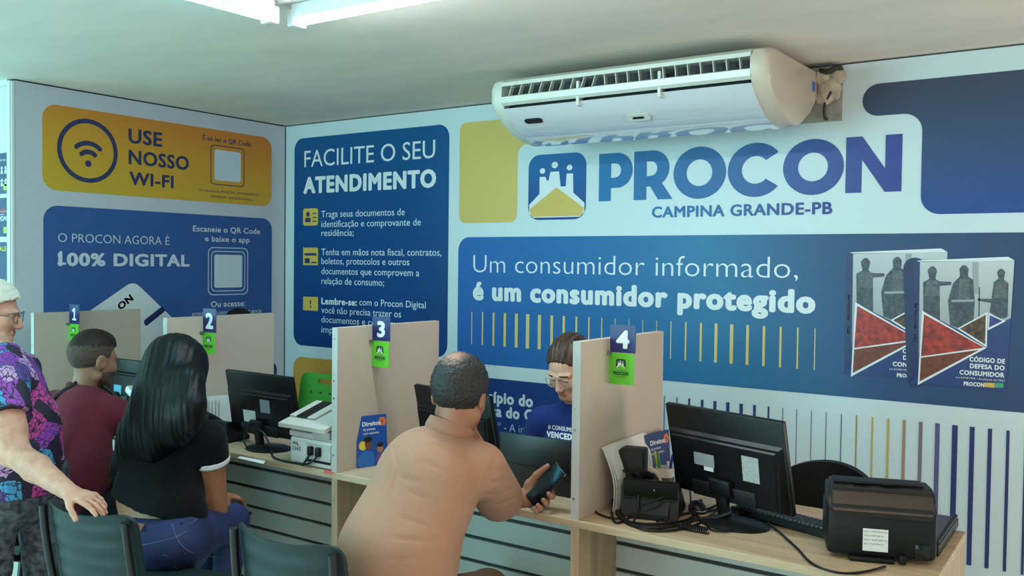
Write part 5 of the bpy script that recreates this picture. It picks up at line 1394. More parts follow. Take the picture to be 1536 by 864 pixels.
# held phone: axes read from the photo
Lx = nrm(.67 * CR + .74 * CU); Wx = nrm(.42 * CR - .48 * CU - .77 * CF); Nx = np.cross(Wx, Lx)
PH = PX(819, 728, -1.93)
WL = PH - .045 * Wx - .092 * Lx - .030 * Nx
WR = PX(714, 668, -2.12)
S = Sdf()
S.add(cap(N - UP * .06, H.w(0, -.02, -.06), .058, .054), .03); head_shape(S, H, 1.08)
torso(S, P, M, C, N, SL, SR, (.05, 1, -.25), (.165, .17, .165), .6, -.012)
arm(S, SL, EL, WL, (.054, .045, .044, .030)); arm(S, SR, ER, WR, (.054, .046, .044, .030))
# right fist at the chin
hand(S, WR, nrm(H.w(.01, .07, -.10) - WR), (-.8, -.3, .2), 1, (.9, 1.0, 1.05, 1.1), .95)
# left hand closed round the phone
b0 = WL
kn = [PH + a * Lx - .014 * Wx - .022 * Nx for a in (.012, -.012, -.036, -.058)]
for q in kn: S.add(cap(WL + (q - WL) * .1, q, .016, .0125), .014)
for q, l, tipw, r in zip(kn, (-.008, -.036, -.062, -.080), (.044, .046, .043, .038), (.0092, .0094, .009, .0082)):
    m1 = PH + l * Lx + .038 * Wx - .019 * Nx; m2 = PH + l * Lx + (tipw + .007) * Wx - .003 * Nx; m3 = PH + (l + .002) * Lx + tipw * Wx + .0125 * Nx
    S.add(cap(q, m1, r * 1.12, r * 1.05), .006); S.add(cap(m1, m2, r * 1.05, r), .005); S.add(cap(m2, m3, r, r * .9), .004)
tb, tm, tt = PH - .066 * Wx - .050 * Lx - .010 * Nx, PH - .060 * Wx - .004 * Lx + .004 * Nx, PH - .047 * Wx + .046 * Lx + .008 * Nx
S.add(cap(WL, tb, .022, .018), .02); S.add(cap(tb, tm, .0165, .0125), .012); S.add(cap(tm, tt, .0122, .0092), .006)
lo, hi = bbox([P, H.c, SL, SR, EL, ER, WL, WR, PH], .16)
body = sdf_obj('body', S, lo, hi, .0045, [MS], t)
hs = hair_cap(H, LINE_M, .015, None, .0032)
ms = bpy.data.materials.new('hair_thin_crown'); ms.use_nodes = True; nt = ms.node_tree; bs = nt.nodes['Principled BSDF']; bs.inputs['Roughness'].default_value = .5
tc = nt.nodes.new('ShaderNodeTexCoord'); cr_ = H.w(-.01, -.075, .115) - V3(t.location)
vm = nt.nodes.new('ShaderNodeVectorMath'); vm.operation = 'DISTANCE'; vm.inputs[1].default_value = tuple(cr_); nt.links.new(tc.outputs['Object'], vm.inputs[0])
nz = nt.nodes.new('ShaderNodeTexNoise'); nz.inputs['Scale'].default_value = 95; nz.inputs['Detail'].default_value = 6; nt.links.new(tc.outputs['Object'], nz.inputs['Vector'])
ad = nt.nodes.new('ShaderNodeMath'); ad.operation = 'MULTIPLY_ADD'; ad.inputs[1].default_value = .075; nt.links.new(nz.outputs['Fac'], ad.inputs[0]); nt.links.new(vm.outputs['Value'], ad.inputs[2])
rp = nt.nodes.new('ShaderNodeValToRGB'); rp.color_ramp.elements[0].position = .050; rp.color_ramp.elements[0].color = alb((176, 126, 100)); rp.color_ramp.elements[1].position = .088; rp.color_ramp.elements[1].color = alb((26, 20, 19))
nt.links.new(ad.outputs[0], rp.inputs[0]); nt.links.new(rp.outputs[0], bs.inputs['Base Color'])
n2 = nt.nodes.new('ShaderNodeTexNoise'); n2.inputs['Scale'].default_value = 260; nt.links.new(tc.outputs['Object'], n2.inputs['Vector']); bp_ = nt.nodes.new('ShaderNodeBump'); bp_.inputs['Strength'].default_value = .7; bp_.inputs['Distance'].default_value = .004; nt.links.new(n2.outputs['Fac'], bp_.inputs['Height']); nt.links.new(bp_.outputs[0], bs.inputs['Normal'])
lo, hi = bbox([H.c], .15); sdf_obj('hair', hs, lo, hi, .0035, ms, t)
S = Sdf(); fw = V3(.05, 1, -.25)
torso(S, P, M, C, N, SL, SR, fw, (.172, .180, .180), .72, .008, .05, .066)
S.add(ell(M + V3(0, -.015, -.05), (.188, .15, .16)), .06)
sleeve(S, SL, EL, .80, .082, .076); sleeve(S, SR, ER, .92, .080, .082)
Sc = Sdf(); Sc.add(ringf(N + UP * .030 + V3(0, .006, 0), H.c - N, .066, .0065, 3.6), .004); Sc.add(ringf(N + UP * .020 + V3(0, .004, 0), H.c - N, .072, .006, 3.0), .003)
lo, hi = bbox([N + UP * .03], .12); sdf_obj('collar', Sc, lo, hi, .004, cloth('tan_polo_collar', (172, 126, 104)), t)
S.cut(halfspace(P - UP * .06, -UP), .01)
S.disp = creases(S, [[(612, 736), (655, 750), (704, 748)], [(600, 776), (650, 790), (708, 788)], [(588, 806), (640, 812), (694, 798)], [(634, 690), (668, 708), (708, 732)], [(742, 688), (734, 716), (722, 756)],
    [(726, 742), (750, 742), (772, 728)], [(732, 757), (752, 757), (774, 745)], [(736, 708), (756, 704), (768, 692)], [(560, 690), (600, 716), (640, 722)], [(580, 840), (630, 836), (700, 820)], [(640, 664), (676, 676), (712, 690)], [(590, 668), (596, 700), (588, 740)], [(730, 725), (752, 722), (770, 708)]], .0105, .011, 2.0)
lo, hi = bbox([P, N, SL, SR, EL, ER], .22)
sdf_obj('polo_shirt', S, lo, hi, .0065, cloth('tan_polo', (180, 134, 111)), t)
S = Sdf(); hp = [P + V3(s * .10, .02, -.02) for s in (-1, 1)]; kk = [V3(3.10, -2.10, .50), V3(3.40, -2.12, .50)]; aa = [V3(3.10, -2.12, .10), V3(3.42, -2.16, .10)]
S.add(fcap(P - UP * .04, P + UP * .08, .165, .17, (0, 1, 0), .75), .04); legs(S, hp, kk, aa, (.098, .072, .055)); S.cut(halfspace(P + UP * .06, UP), .006)
lo, hi = bbox([P] + kk + aa, .2); sdf_obj('trousers', S, lo, hi, .011, cloth('brown_trousers', (120, 96, 80)), t); shoes(t, aa, (0, 1), mat('dark_shoe', (30, 28, 28), .5))
# the phone he holds
t = thing('mobile_phone', 'black mobile phone in the hand of the man in the tan shirt', 'phone', PH)
Mx = Matrix((Wx, Lx, Nx)).transposed()
def putp(name, bm, m, parent=t):
    for v in bm.verts: v.co = Mx @ v.co + Vector(PH)
    return obj(name, bm, m, parent, True)
bm = BM(); box(bm, (-.037, -.080, -.0045), (.037, .080, .0045), .0042, seg=3); putp('case', bm, M_BLACK)
bm = BM(); box(bm, (-.0345, -.0765, .0045), (.0345, .0765, .0051), .0002); putp('screen', bm, mat('phone_screen', (10, 12, 16), .22, spec=.25))
bm = BM(); box(bm, (.0368, -.002, -.001), (.0378, .014, .001)); box(bm, (.0355, .070, .0030), (.0372, .0785, .0046)); putp('side_button', bm, M_STEEL)

# ---------------------------------------------------------------- black-haired woman
t = thing('person', 'seated woman with long black hair, black T-shirt with white sleeve trim and jeans', 'person', (2.13, -2.5, 0))
MS = skin('skin_brown', (178, 122, 92)); 
fw = nrm(V3(-.42, .90, -.05)); rt = nrm(np.cross(fw, UP))
H = Head(PX(264, 562, -2.33), (-.62, .78, -.12), (0, .06, 1), 1.0)
N = PX(258, 634, -2.36); P, M, C = V3(2.085, -2.44, .545), PX(238, 742, -2.41), PX(244, 685, -2.39)
SR, SL = PX(312, 660, -2.29), PX(212, 655, -2.43)
ER, WR = PX(321, 766, -2.22), PX(338, 752, -2.06)
EL, WL = PX(205, 745, -2.25), V3(1.98, -2.10, .60)
S = Sdf(); S.add(cap(N - UP * .05, H.w(0, -.02, -.06), .048, .046), .03); head_shape(S, H)
torso(S, P, M, C, N, SL, SR, fw, (.166, .162, .140), .73, -.006)
arm(S, SR, ER, WR, (.062, .054, .043, .026)); arm(S, SL, EL, WL, (.050, .044, .040, .025))
hand(S, WR, (.10, .60, -.50), (-.3, -.35, -.8), 1, (.35, .42, .5, .55), .93, (.5, .3)); hand(S, WL, (.2, .7, -.2), (0, 0, -1), -1, (.5,) * 4, .92)
lo, hi = bbox([P, H.c, SL, SR, EL, ER, WL, WR], .15); sdf_obj('body', S, lo, hi, .0048, [MS], t)
bk = nrm(V3(.56, -.826, 0))
S = Sdf(); S.add(H.e((0, -.014, .035), (.088, .110, .098)), .02)
def Hp(x, y, d=0.0): return PX(x, y, -2.40) + bk * d
S.add(cap(H.w(0, -.03, .03), Hp(258, 612, .04), .092, .088), .04)
for (x0, y0, r0), (x1, y1, r1), (x2, y2, r2) in (((250, 580, .080), (236, 636, .072), (212, 690, .040)), ((240, 590, .064), (214, 645, .052), (188, 700, .022)), ((268, 585, .080), (262, 628, .066), (244, 676, .030)), ((288, 570, .056), (296, 606, .046), (300, 636, .020)), ((278, 590, .066), (284, 626, .050), (280, 652, .022)), ((250, 600, .07), (226, 650, .058), (198, 698, .030))):
    S.add(cap(Hp(x0, y0, .040), Hp(x1, y1, .072), r0, r1), .06); S.add(cap(Hp(x1, y1, .072), Hp(x2, y2, .090), r1, r2), .06)
S.add(cap(H.w(0, -.045, .05), Hp(246, 640, .066), .100, .080), .08); S.add(cap(H.w(.02, -.045, .03), Hp(272, 620, .066), .085, .070), .08)
def hd(p):
    s = (p - H.c) @ CR; z = p[:, 2]
    s = s + .35 * (z - 1.0) * .0
    return .0011 * (np.sin(s * 150 + 2.0 * np.sin(z * 6) + 2 * np.sin(s * 40)) + .8 * np.sin(s * 290 + 3 * np.sin(z * 5)))
S.disp = hd
lo, hi = bbox([H.c, Hp(190, 720), Hp(300, 720)], .17); sdf_obj('hair', S, lo, hi, .0045, hairmat('hair_long_black', (8, 7, 9), .46, (30, 30, 1.2), .25), t)
S = Sdf(); torso(S, P + UP * .05, M, C, N, SL, SR, fw, (.165, .165, .158), .74, .006, .045, .060)
S.add(ell(C + fw * .07 - UP * .02, (.13, .10, .09)), .05)
sleeve(S, SL, EL, .55, .070, .068); sleeve(S, SR, ER, .26, .074, .078)
hem = M - UP * .026
S.cut(halfspace(hem, nrm(-UP - .16 * CR)), .004)
S.disp = folds([((.2, .2, 1), 30, 1.0), ((.7, .2, .7), 27, 2.4)], .0034)
lo, hi = bbox([P, N, SL, SR, ER, EL], .2); sdf_obj('t_shirt', S, lo, hi, .006, cloth('black_jersey', (11, 11, 14)), t)
e = SR + (ER - SR) * .26; d = nrm(ER - SR); S = Sdf(); S.add(cap(e - d * .012, e + d * .012, .0785, .0785), .01); S.cut(halfspace(e + d * .014, d), .002); S.cut(halfspace(e - d * .010, -d), .002)
lo, hi = bbox([e], .1); sdf_obj('sleeve_trim', S, lo, hi, .0045, cloth('white_trim', (228, 228, 232)), t)
hp = [P + V3(-.085, .0, -.03), P + V3(.10, .0, -.02)]; kk = [V3(1.86, -2.10, .51), V3(2.055, -2.10, .505)]; aa = [V3(1.88, -2.13, .09), V3(2.07, -2.16, .09)]
S = Sdf(); S.add(fcap(P - UP * .03, P + UP * .09, .178, .155, fw, .78), .05); S.add(ell(P + bk * .06 - UP * .02, (.18, .15, .12)), .05); legs(S, hp, kk, aa, (.098, .070, .05))
S.cut(halfspace(P + UP * .078, nrm(UP - .05 * CR)), .004); S.disp = folds([((.8, .3, .5), 30, .3), ((.2, 1, .2), 34, 2.0)], .0022)
MJ = mat('denim_blue', (34, 50, 104), .8, bump=.3, bscale=500, var=.35, vscale=6, rgb2=(22, 32, 72))
lo, hi = bbox([P] + kk + aa, .24); jeans = sdf_obj('jeans', S, lo, hi, .007, MJ, t)
def on_surface(Sd, p, d):
    """Walks from p along d until it leaves the solid Sd."""
    p = V3(p); d = nrm(d)
    for _ in range(60):
        v = float(Sd(p[None])[0])
        if v > -1e-4: break
        p = p + d * max(-v * .8, .0006)
    return p
MST = mat('stitch_pale', (112, 122, 164), .7)
def stitch(pix, r=.0011, Y=-2.47):
    pts = []
    for x, y in pix:
        q = PX(x, y, Y); dd = nrm(q - CAM); p = CAM + dd * 1.6
        for _ in range(90):
            v = float(Sj(p[None])[0])
            if v < .0012: break
            p = p + dd * v * .7
        pts.append(p)
    bm = BM(); tube(bm, pts, r, 5, 3); obj('stitching', bm, MST, jeans, True)
Sj = S
stitch([(258, 785), (268, 812), (290, 830), (330, 836), (360, 836)]); stitch([(212, 818), (240, 812), (262, 806), (280, 796)]); stitch([(214, 846), (246, 832), (262, 850), (276, 862)]); stitch([(276, 772), (282, 786), (296, 778)])
for (x0, y0), (x1, y1) in (((231, 780), (236, 800)), ((279, 774), (284, 792))):
    bm = BM(); a = on_surface(S, P + UP * .02, nrm(PX(x0, y0, -2.5) - P)); b = on_surface(S, P + UP * .02, nrm(PX(x1, y1, -2.5) - P)); tube(bm, [a + bk * .003, (a + b) / 2 + bk * .006, b + bk * .003], .006, 8); obj('belt_loop', bm, MJ, jeans, True)
a = PX(207, 791, -2.5); dd = nrm(a - CAM); p = CAM + dd * 1.6
for _ in range(90):
    v = float(S(p[None])[0])
    if v < .002: break
    p = p + dd * v * .7
bm = BM(); box(bm, (-.024, -.0035, -.016), (.024, .0, .016), .001)
n_ = nrm(np.array([float(S((p + e_)[None])[0] - S((p - e_)[None])[0]) for e_ in np.eye(3) * .004])); x_ = nrm(np.cross(UP, -n_)) * -1; z_ = np.cross(x_, -n_) * 1
Mq = Matrix((x_, -n_, np.cross(x_, -n_))).transposed()
for v in bm.verts: v.co = Mq @ v.co + Vector(p)
obj('leather_patch', bm, mat('leather_brown', (128, 84, 60), .6), jeans)
shoes(t, aa, (0, 1), mat('pale_shoe', (180, 176, 172), .6))
hk = WR + nrm(V3(.10, .60, -.50)) * .10
tag(obj('car_key', (lambda bm: (box(bm, hk + V3(.012, -.006, -.012), hk + V3(.034, .03, .004), .005, seg=3), bm)[1])(BM()), M_BLACK, None, True, loc=hk), 'small black fob held by the black-haired woman', 'key')

# ---------------------------------------------------------------- man in maroon
t = thing('person', 'seated man in a maroon shirt with a black shoulder strap, short faded hair', 'person', (1.40, -2.45, 0))
MS = [skin('skin_olive', (164, 116, 92)), mat('beard_shadow', (96, 70, 58), .7, bump=.4, bscale=400)]
H = Head(PX(140, 540, -2.26), (-.02, .98, -.14), (0, .12, 1), 1.04)
N = PX(124, 584, -2.30); P, M, C = V3(1.43, -2.50, .545), PX(112, 705, -2.42), PX(116, 640, -2.36)
SR, SL = PX(168, 622, -2.27), PX(80, 611, -2.32)
ER, WR = V3(1.56, -2.03, .81), V3(1.36, -1.90, .82); EL, WL = V3(1.12, -2.04, .80), V3(1.28, -1.86, .84)
S = Sdf(); S.add(cap(N - UP * .05, H.w(0, -.02, -.06), .058, .054), .03); head_shape(S, H, 1.08)
torso(S, P, M, C, N, SL, SR, (0, 1, -.2), (.15, .15, .16), .62, -.01)
arm(S, SR, ER, WR); arm(S, SL, EL, WL); hand(S, WR, (-.3, .9, .1), (-.6, 0, .6), 1, (.5,) * 4); hand(S, WL, (.3, .9, 0), (0, 0, -1), -1, (.4,) * 4)
def beard(p):
    q = H.loc(p); return ((q[:, 2] < -.045) & (q[:, 1] > .0) & (q[:, 2] > -.14) & (q[:, 1] < .10)).astype(int)
lo, hi = bbox([P, H.c, SL, SR, EL, ER, WL, WR], .15); sdf_obj('body', S, lo, hi, .005, MS, t, beard)
hs = hair_cap(H, ((-.12, -.066), (-.06, -.060), (-.03, -.045), (-.02, .015), (.012, .015), (.016, -.01), (.03, -.01), (.038, .045), (.07, .064), (.10, .080)), .005, lambda S: S.add(H.e((0, .004, .080), (.062, .082, .052)), .03), .0014, 46, .003, .0008)
fade = lambda p: (lambda q: (q[:, 2] + .006 * np.sin(q[:, 1] * 260) * np.sin(q[:, 0] * 240) + .005 * np.sin(q[:, 1] * 700 + q[:, 2] * 500) < .066 - .12 * np.clip(-q[:, 1], 0, .1)).astype(int))(H.loc(p))
lo, hi = bbox([H.c], .16); sdf_obj('hair', hs, lo, hi, .004, [hairmat('hair_brown_top', (44, 30, 26), .5, (20, 20, 20)), mat('hair_faded_sides', (88, 66, 56), .8, bump=.4, bscale=500, var=.2, vscale=120)], t, fade)
S = Sdf(); torso(S, P, M, C, N, SL, SR, (0, 1, -.2), (.165, .168, .172), .70, .008, .05, .066)
sleeve(S, SL, EL, .85, .076, .074); sleeve(S, SR, ER, .85, .076, .076); S.add(ringf(N + UP * .004, H.c - N, .062, .010, 1.4), .012); S.cut(halfspace(P - UP * .05, -UP), .01)
S.disp = folds([((.3, .2, 1), 28, .8), ((-.7, .2, .7), 26, 2.2)], .0036); Sm = S
lo, hi = bbox([P, N, SL, SR, EL, ER], .2); sdf_obj('shirt', S, lo, hi, .007, cloth('maroon_cotton', (112, 40, 54)), t)
S = Sdf(); hp = [P + V3(s * .09, .02, -.02) for s in (-1, 1)]; kk = [V3(1.28, -2.06, .50), V3(1.56, -2.08, .50)]; aa = [V3(1.28, -2.1, .1), V3(1.56, -2.12, .1)]
S.add(fcap(P - UP * .04, P + UP * .06, .15, .15, (0, 1, 0), .75), .04); legs(S, hp, kk, aa, (.09, .066, .05)); lo, hi = bbox([P] + kk + aa, .18); sdf_obj('trousers', S, lo, hi, .011, cloth('dark_trousers', (36, 38, 44)), t); shoes(t, aa, (0, 1), mat('dark_shoe', (30, 28, 28), .5))
# his shoulder bag
tb_ = thing('shoulder_bag', 'black shoulder bag hanging from the man in maroon', 'bag', PX(160, 715, -2.30))
pts = []
for x, y in ((78, 604), (93, 588), (108, 578), (124, 571)):
    q = PX(x, y, -2.4); dd = nrm(q - CAM); p = CAM + dd * 3.0
    for _ in range(120):
        v = float(Sm(p[None])[0])
        if v < .004 or np.linalg.norm(p - CAM) > 5: break
        p = p + dd * max(v * .7, .001)
    pts.append(p if np.linalg.norm(p - CAM) < 4.6 else N + UP * .02)
pts = [pts[0] + V3(-.03, .05, -.12), pts[0], pts[1], pts[2], pts[3], N + V3(.05, .06, .02), V3(1.47, -2.16, .88), V3(1.60, -2.20, .72), V3(1.60, -2.26, .62)]
bm = BM(); tube(bm, pts, .009, 8, 6); obj('strap', bm, mat('bag_black', (20, 22, 24), .6), tb_, True)
c = PX(160, 715, -2.30)
bm = BM(); box(bm, c + V3(-.05, -.10, -.10), c + V3(.03, .10, .10), .03, Matrix.Rotation(.3, 3, 'Z'), seg=4); obj('pouch', bm, mat('bag_black', (20, 22, 24), .6), tb_, True)
bm = BM(); tube(bm, [c + V3(.034, -.10, .04), c + V3(.036, 0, .05), c + V3(.034, .10, .04)], .003, 6); obj('zipper', bm, M_STEEL, tb_, True)

# ---------------------------------------------------------------- old woman standing
t = thing('person', 'standing white-haired woman in glasses and a purple patterned blouse, hand on a chair', 'person', (1.69, -2.81, 0))
MS = [skin('skin_pale_freckled', (220, 160, 134), .22), mat('lips_old', (190, 130, 118), .5), mat('brows_white', (200, 190, 180), .7)]
fw = nrm(CR * V3(1, 1, 0)); H = Head(PX(-13, 470, -2.80), nrm(fw + V3(-.12, .18, -.16)), (0.06, 0, 1), 1.0)
tc_ = V3(1.80, -2.80, 0)
N = V3(1.645, -2.83, 1.235); C = V3(1.675, -2.82, 1.05); M = V3(1.695, -2.81, .90); P = V3(1.70, -2.80, .78)
SR, SL = PX(4, 585, -2.95), V3(1.50, -2.70, 1.15)
ER, WR = PX(20, 678, -2.97), PX(104, 738, -2.955)
EL, WL = V3(1.45, -2.66, .92), V3(1.47, -2.65, .72)
S = Sdf(); S.add(cap(N - UP * .05, H.w(0, -.02, -.06), .050, .052), .03); head_shape(S, H, 1.0, 1.1)
S.add(cap(H.w(0, .02, -.10), N + fw * .03, .03, .035), .03)
torso(S, P, M, C, N, SL, SR, fw, (.16, .15, .15), .75, -.01)
arm(S, SR, ER, WR, (.062, .052, .046, .028)); arm(S, SL, EL, WL, (.055, .048, .044, .028))
S.add(ell((V3(ER) + V3(SR)) / 2 - UP * .05, (.05, .05, .07)), .03)
hand(S, WR, nrm(PX(140, 750, -2.93) - WR), (.0, .1, -1), 1, (.22, .28, .32, .36), .98, (.7, .3)); hand(S, WL, (.3, .1, -.9), (0, 1, 0), -1, (.3,) * 4)
S.disp = lambda p: .0009 * np.sin(p[:, 0] * 160 + 3 * np.sin(p[:, 2] * 70)) * np.sin(p[:, 1] * 130 + p[:, 2] * 120)
lo, hi = bbox([P, H.c, SL, SR, EL, ER, WR + V3(.12, .05, -.08), WL], .16); sdf_obj('body', S, lo, hi, .0046, MS, t, face_paint(H))
hs = hair_cap(H, ((-.14, -.085), (-.05, -.065), (.0, -.015), (.02, .02), (.05, .058), (.10, .078)), .020, lambda S: S.add(H.e((0, -.06, .03), (.085, .075, .085)), .03), .005, 34)
lo, hi = bbox([H.c], .18); sdf_obj('hair', hs, lo, hi, .0045, hairmat('hair_white', (226, 214, 196), .6, (12, 12, 12), .6), t)
# glasses
g = Sdf
def glasses(t, H, m, lensm, rx=.026, rz=.021, rim=.0016, y=.099):
    gl = None
    bm = BM()
    for s in (-1, 1):
        tube(bm, [H.w(s * .0325 + rx * math.cos(a), y - .006 * abs(math.cos(a)) - .10 * (abs(s * .0325 + rx * math.cos(a)) - .03) ** 2 * 20, .000 + rz * math.sin(a)) for a in [2 * math.pi * k / 24 for k in range(24)]], rim, 6, 2, True)
        tube(bm, [H.w(s * .058, y - .010, .006), H.w(s * .074, y - .03, .008), H.w(s * .081, .02, .010), H.w(s * .083, -.02, .006)], rim, 6, 4)
    tube(bm, [H.w(-.008, y - .002, .004), H.w(0, y + .003, .007), H.w(.008, y - .002, .004)], rim, 6, 4)
    gl = obj('glasses', bm, m, t, True)
    for s in (-1, 1):
        bm = BM(); f = bm.faces.new([bm.verts.new(H.w(s * .0325 + rx * .97 * math.cos(a), y - .006 * abs(math.cos(a)) - .10 * (abs(s * .0325 + rx * .97 * math.cos(a)) - .03) ** 2 * 20, rz * .97 * math.sin(a))) for a in [2 * math.pi * k / 24 for k in range(24)]]); obj('lens', bm, lensm, gl)
M_LENS = bpy.data.materials.new('lens_glass'); M_LENS.use_nodes = True; nt = M_LENS.node_tree; nt.nodes.remove(nt.nodes['Principled BSDF'])
tr = nt.nodes.new('ShaderNodeBsdfTransparent'); gs = nt.nodes.new('ShaderNodeBsdfGlossy'); gs.inputs['Roughness'].default_value = .03; mx = nt.nodes.new('ShaderNodeMixShader'); mx.inputs[0].default_value = .10
nt.links.new(tr.outputs[0], mx.inputs[1]); nt.links.new(gs.outputs[0], mx.inputs[2]); nt.links.new(mx.outputs[0], nt.nodes['Material Output'].inputs[0])
glasses(t, H, mat('glasses_dark_frame', (70, 62, 66), .3), M_LENS, y=.106)
def patterned(name):
    """Blouse print: patches of violet, black, pink and turquoise with fine dark veining."""
    m = bpy.data.materials.new(name); m.use_nodes = True; nt = m.node_tree; b = nt.nodes['Principled BSDF']; b.inputs['Roughness'].default_value = .7
    tc = nt.nodes.new('ShaderNodeTexCoord'); nz = nt.nodes.new('ShaderNodeTexNoise'); nz.inputs['Scale'].default_value = 9; nz.inputs['Detail'].default_value = 4
    nt.links.new(tc.outputs['Object'], nz.inputs['Vector'])
    mxv = nt.nodes.new('ShaderNodeMixRGB'); mxv.inputs[0].default_value = .10; nt.links.new(tc.outputs['Object'], mxv.inputs[1]); nt.links.new(nz.outputs['Color'], mxv.inputs[2])
    vo = nt.nodes.new('ShaderNodeTexVoronoi'); vo.inputs['Scale'].default_value = 14; nt.links.new(mxv.outputs[0], vo.inputs['Vector'])
    sp = nt.nodes.new('ShaderNodeSeparateColor'); nt.links.new(vo.outputs['Color'], sp.inputs[0])
    r = nt.nodes.new('ShaderNodeValToRGB'); r.color_ramp.interpolation = 'CONSTANT'; el = r.color_ramp.elements
    cs = ((0, (26, 16, 40)), (.30, (150, 60, 170)), (.48, (200, 150, 196)), (.66, (96, 60, 140)), (.78, (70, 150, 196)), (.88, (196, 60, 140)))
    while len(el) < len(cs): el.new(.5)
    for e, (p, c) in zip(el, cs): e.position = p; e.color = alb(c)
    nt.links.new(sp.outputs[0], r.inputs[0])
    v2 = nt.nodes.new('ShaderNodeTexVoronoi'); v2.feature = 'DISTANCE_TO_EDGE'; v2.inputs['Scale'].default_value = 46; nt.links.new(mxv.outputs[0], v2.inputs['Vector'])
    lt = nt.nodes.new('ShaderNodeMath'); lt.operation = 'LESS_THAN'; lt.inputs[1].default_value = .055; nt.links.new(v2.outputs['Distance'], lt.inputs[0])
    m2 = nt.nodes.new('ShaderNodeMixRGB'); m2.inputs[2].default_value = alb((38, 22, 56)); nt.links.new(lt.outputs[0], m2.inputs[0]); nt.links.new(r.outputs[0], m2.inputs[1]); nt.links.new(m2.outputs[0], b.inputs['Base Color'])
    return m
S = Sdf(); torso(S, P + UP * .02, M, C, N, SL, SR, fw, (.165, .155, .150), .74, .012, .06, .064)
S.add(ell(M + fw * .02 + UP * .03, (.12, .12, .15)), .06); S.add(ell(C + fw * .035 - UP * .04, (.11, .11, .09)), .06)
S.add(fcap(P - UP * .06, P + UP * .05, .17, .165, fw, .8), .05)
sleeve(S, SR, ER, .42, .078, .084); sleeve(S, SL, EL, .5, .076, .08); S.cut(halfspace(P - UP * .06, -UP), .008)
S.disp = folds([((.7, .5, .2), 34, .6), ((.2, .8, .5), 30, 2.6)], .005)
lo, hi = bbox([P - UP * .05, N, SL, SR, ER, EL], .24); sdf_obj('blouse', S, lo, hi, .0065, patterned('blouse_print'), t)
S = Sdf(); hp = [P + V3(0, s * .09, -.02) for s in (-1, 1)]; aa = [V3(1.68, -2.91, .09), V3(1.69, -2.72, .09)]; kk = [V3(1.71, -2.91, .45), V3(1.71, -2.72, .45)]
S.add(fcap(P - UP * .04, P + UP * .06, .165, .165, fw, .85), .04); legs(S, hp, kk, aa, (.095, .068, .05)); lo, hi = bbox([P] + kk + aa, .2); sdf_obj('trousers', S, lo, hi, .011, mat('dark_print_trousers', (30, 30, 36), .8, var=.9, vscale=40, rgb2=(96, 96, 104)), t); shoes(t, aa, (1, .5), mat('dark_shoe', (30, 28, 28), .5))

# ---------------------------------------------------------------- attendant in glasses
t = thing('person', 'attendant in glasses and a navy T-shirt looking down behind the counter', 'person', (2.99, -1.0, 0))
MS = [skin('skin_light', (214, 164, 138), .08), mat('lips_rose', (192, 122, 112), .45), mat('brows_dark', (50, 34, 30), .7), mat('lash_dark', (40, 28, 28), .6)]
H = Head(PX(853, 553, -1.14), (-.04, -.86, -.50), (0, -.45, .9), 1.04)
N = PX(862, 612, -1.08); SR, SL = PX(811, 633, -1.10), PX(916, 626, -1.08)
C = (SR + SL) / 2 + V3(0, .01, -.13); M = C - UP * .15 + V3(0, .05, 0); P = V3(C[0], -.92, .53)
ER, WR = SR + V3(-.06, -.04, -.24), SR + V3(.06, -.22, -.17); EL, WL = SL + V3(.05, -.04, -.24), SL + V3(-.04, -.20, -.17)
S = Sdf(); S.add(cap(N - UP * .05, H.w(0, -.02, -.06), .046, .045), .03); head_shape(S, H, .96, .95)
for s in (-1, 1): S.add(H.e((s * .031, .0795, .0025), (.0150, .0115, .0085)), .002)          # lowered lids
torso(S, P, M, C, N, SL, SR, (0, -1, 0), (.14, .125, .13), .65, -.01)
arm(S, SR, ER, WR, (.044, .036, .034, .023)); arm(S, SL, EL, WL, (.044, .036, .034, .023)); hand(S, WR, (.5, -.7, -.2), (0, 0, -1), 1, (.4,) * 4, .9); hand(S, WL, (-.4, -.7, -.2), (0, 0, -1), -1, (.4,) * 4, .9)
def facep(p):
    m = face_paint(H)(p); q = H.loc(p); x = np.abs(q[:, 0]) - .031
    m[(q[:, 1] > .07) & (np.abs(x) < .014) & (np.abs(q[:, 2] + .0055 - .08 * 0 + 8 * x * x) < .0016)] = 3
    return m
lo, hi = bbox([P, H.c, SL, SR, EL, ER, WL, WR], .14); sdf_obj('body', S, lo, hi, .0036, MS, t, facep)
hs = hair_cap(H, ((-.16, -.075), (-.05, -.055), (-.014, -.028), (.008, .004), (.030, .030), (.055, .060), (.080, .094), (.10, .112)), .010, lambda S: (S.add(H.e((0, -.042, .050), (.084, .092, .086)), .03), S.add(H.e((0, -.115, .02), (.05, .045, .05)), .02)), .0006, 46, .010, .0022)
lo, hi = bbox([H.c], .19); sdf_obj('hair', hs, lo, hi, .0036, mat('hair_dark_brown', (40, 28, 25), .42, bump=.5, bscale=60, stretch=(2.2, .35, 1), var=.5, vscale=42, rgb2=(86, 60, 46), spec=.3), t)
glasses(t, H, mat('glasses_clear_frame', (196, 176, 160), .25), M_LENS, .0275, .0235, .0017, .104)
S = Sdf(); torso(S, P, M, C, N, SL, SR, (0, -1, 0), (.15, .142, .145), .70, .006, .045, .058)
S.add(ell(C + V3(0, -.06, -.01), (.12, .085, .08)), .05); sleeve(S, SR, ER, .62, .062, .066); sleeve(S, SL, EL, .62, .062, .066); S.add(ringf(N + UP * .0, H.c - N, .056, .007, 1.3), .01); S.cut(halfspace(P - UP * .02, -UP), .01)
S.disp = folds([((.5, .1, .8), 30, .9), ((-.6, .1, .8), 28, 2.4)], .0032)
lo, hi = bbox([P, N, SL, SR, ER, EL], .2); shirt = sdf_obj('t_shirt', S, lo, hi, .0055, cloth('navy_jersey', (34, 56, 124)), t)
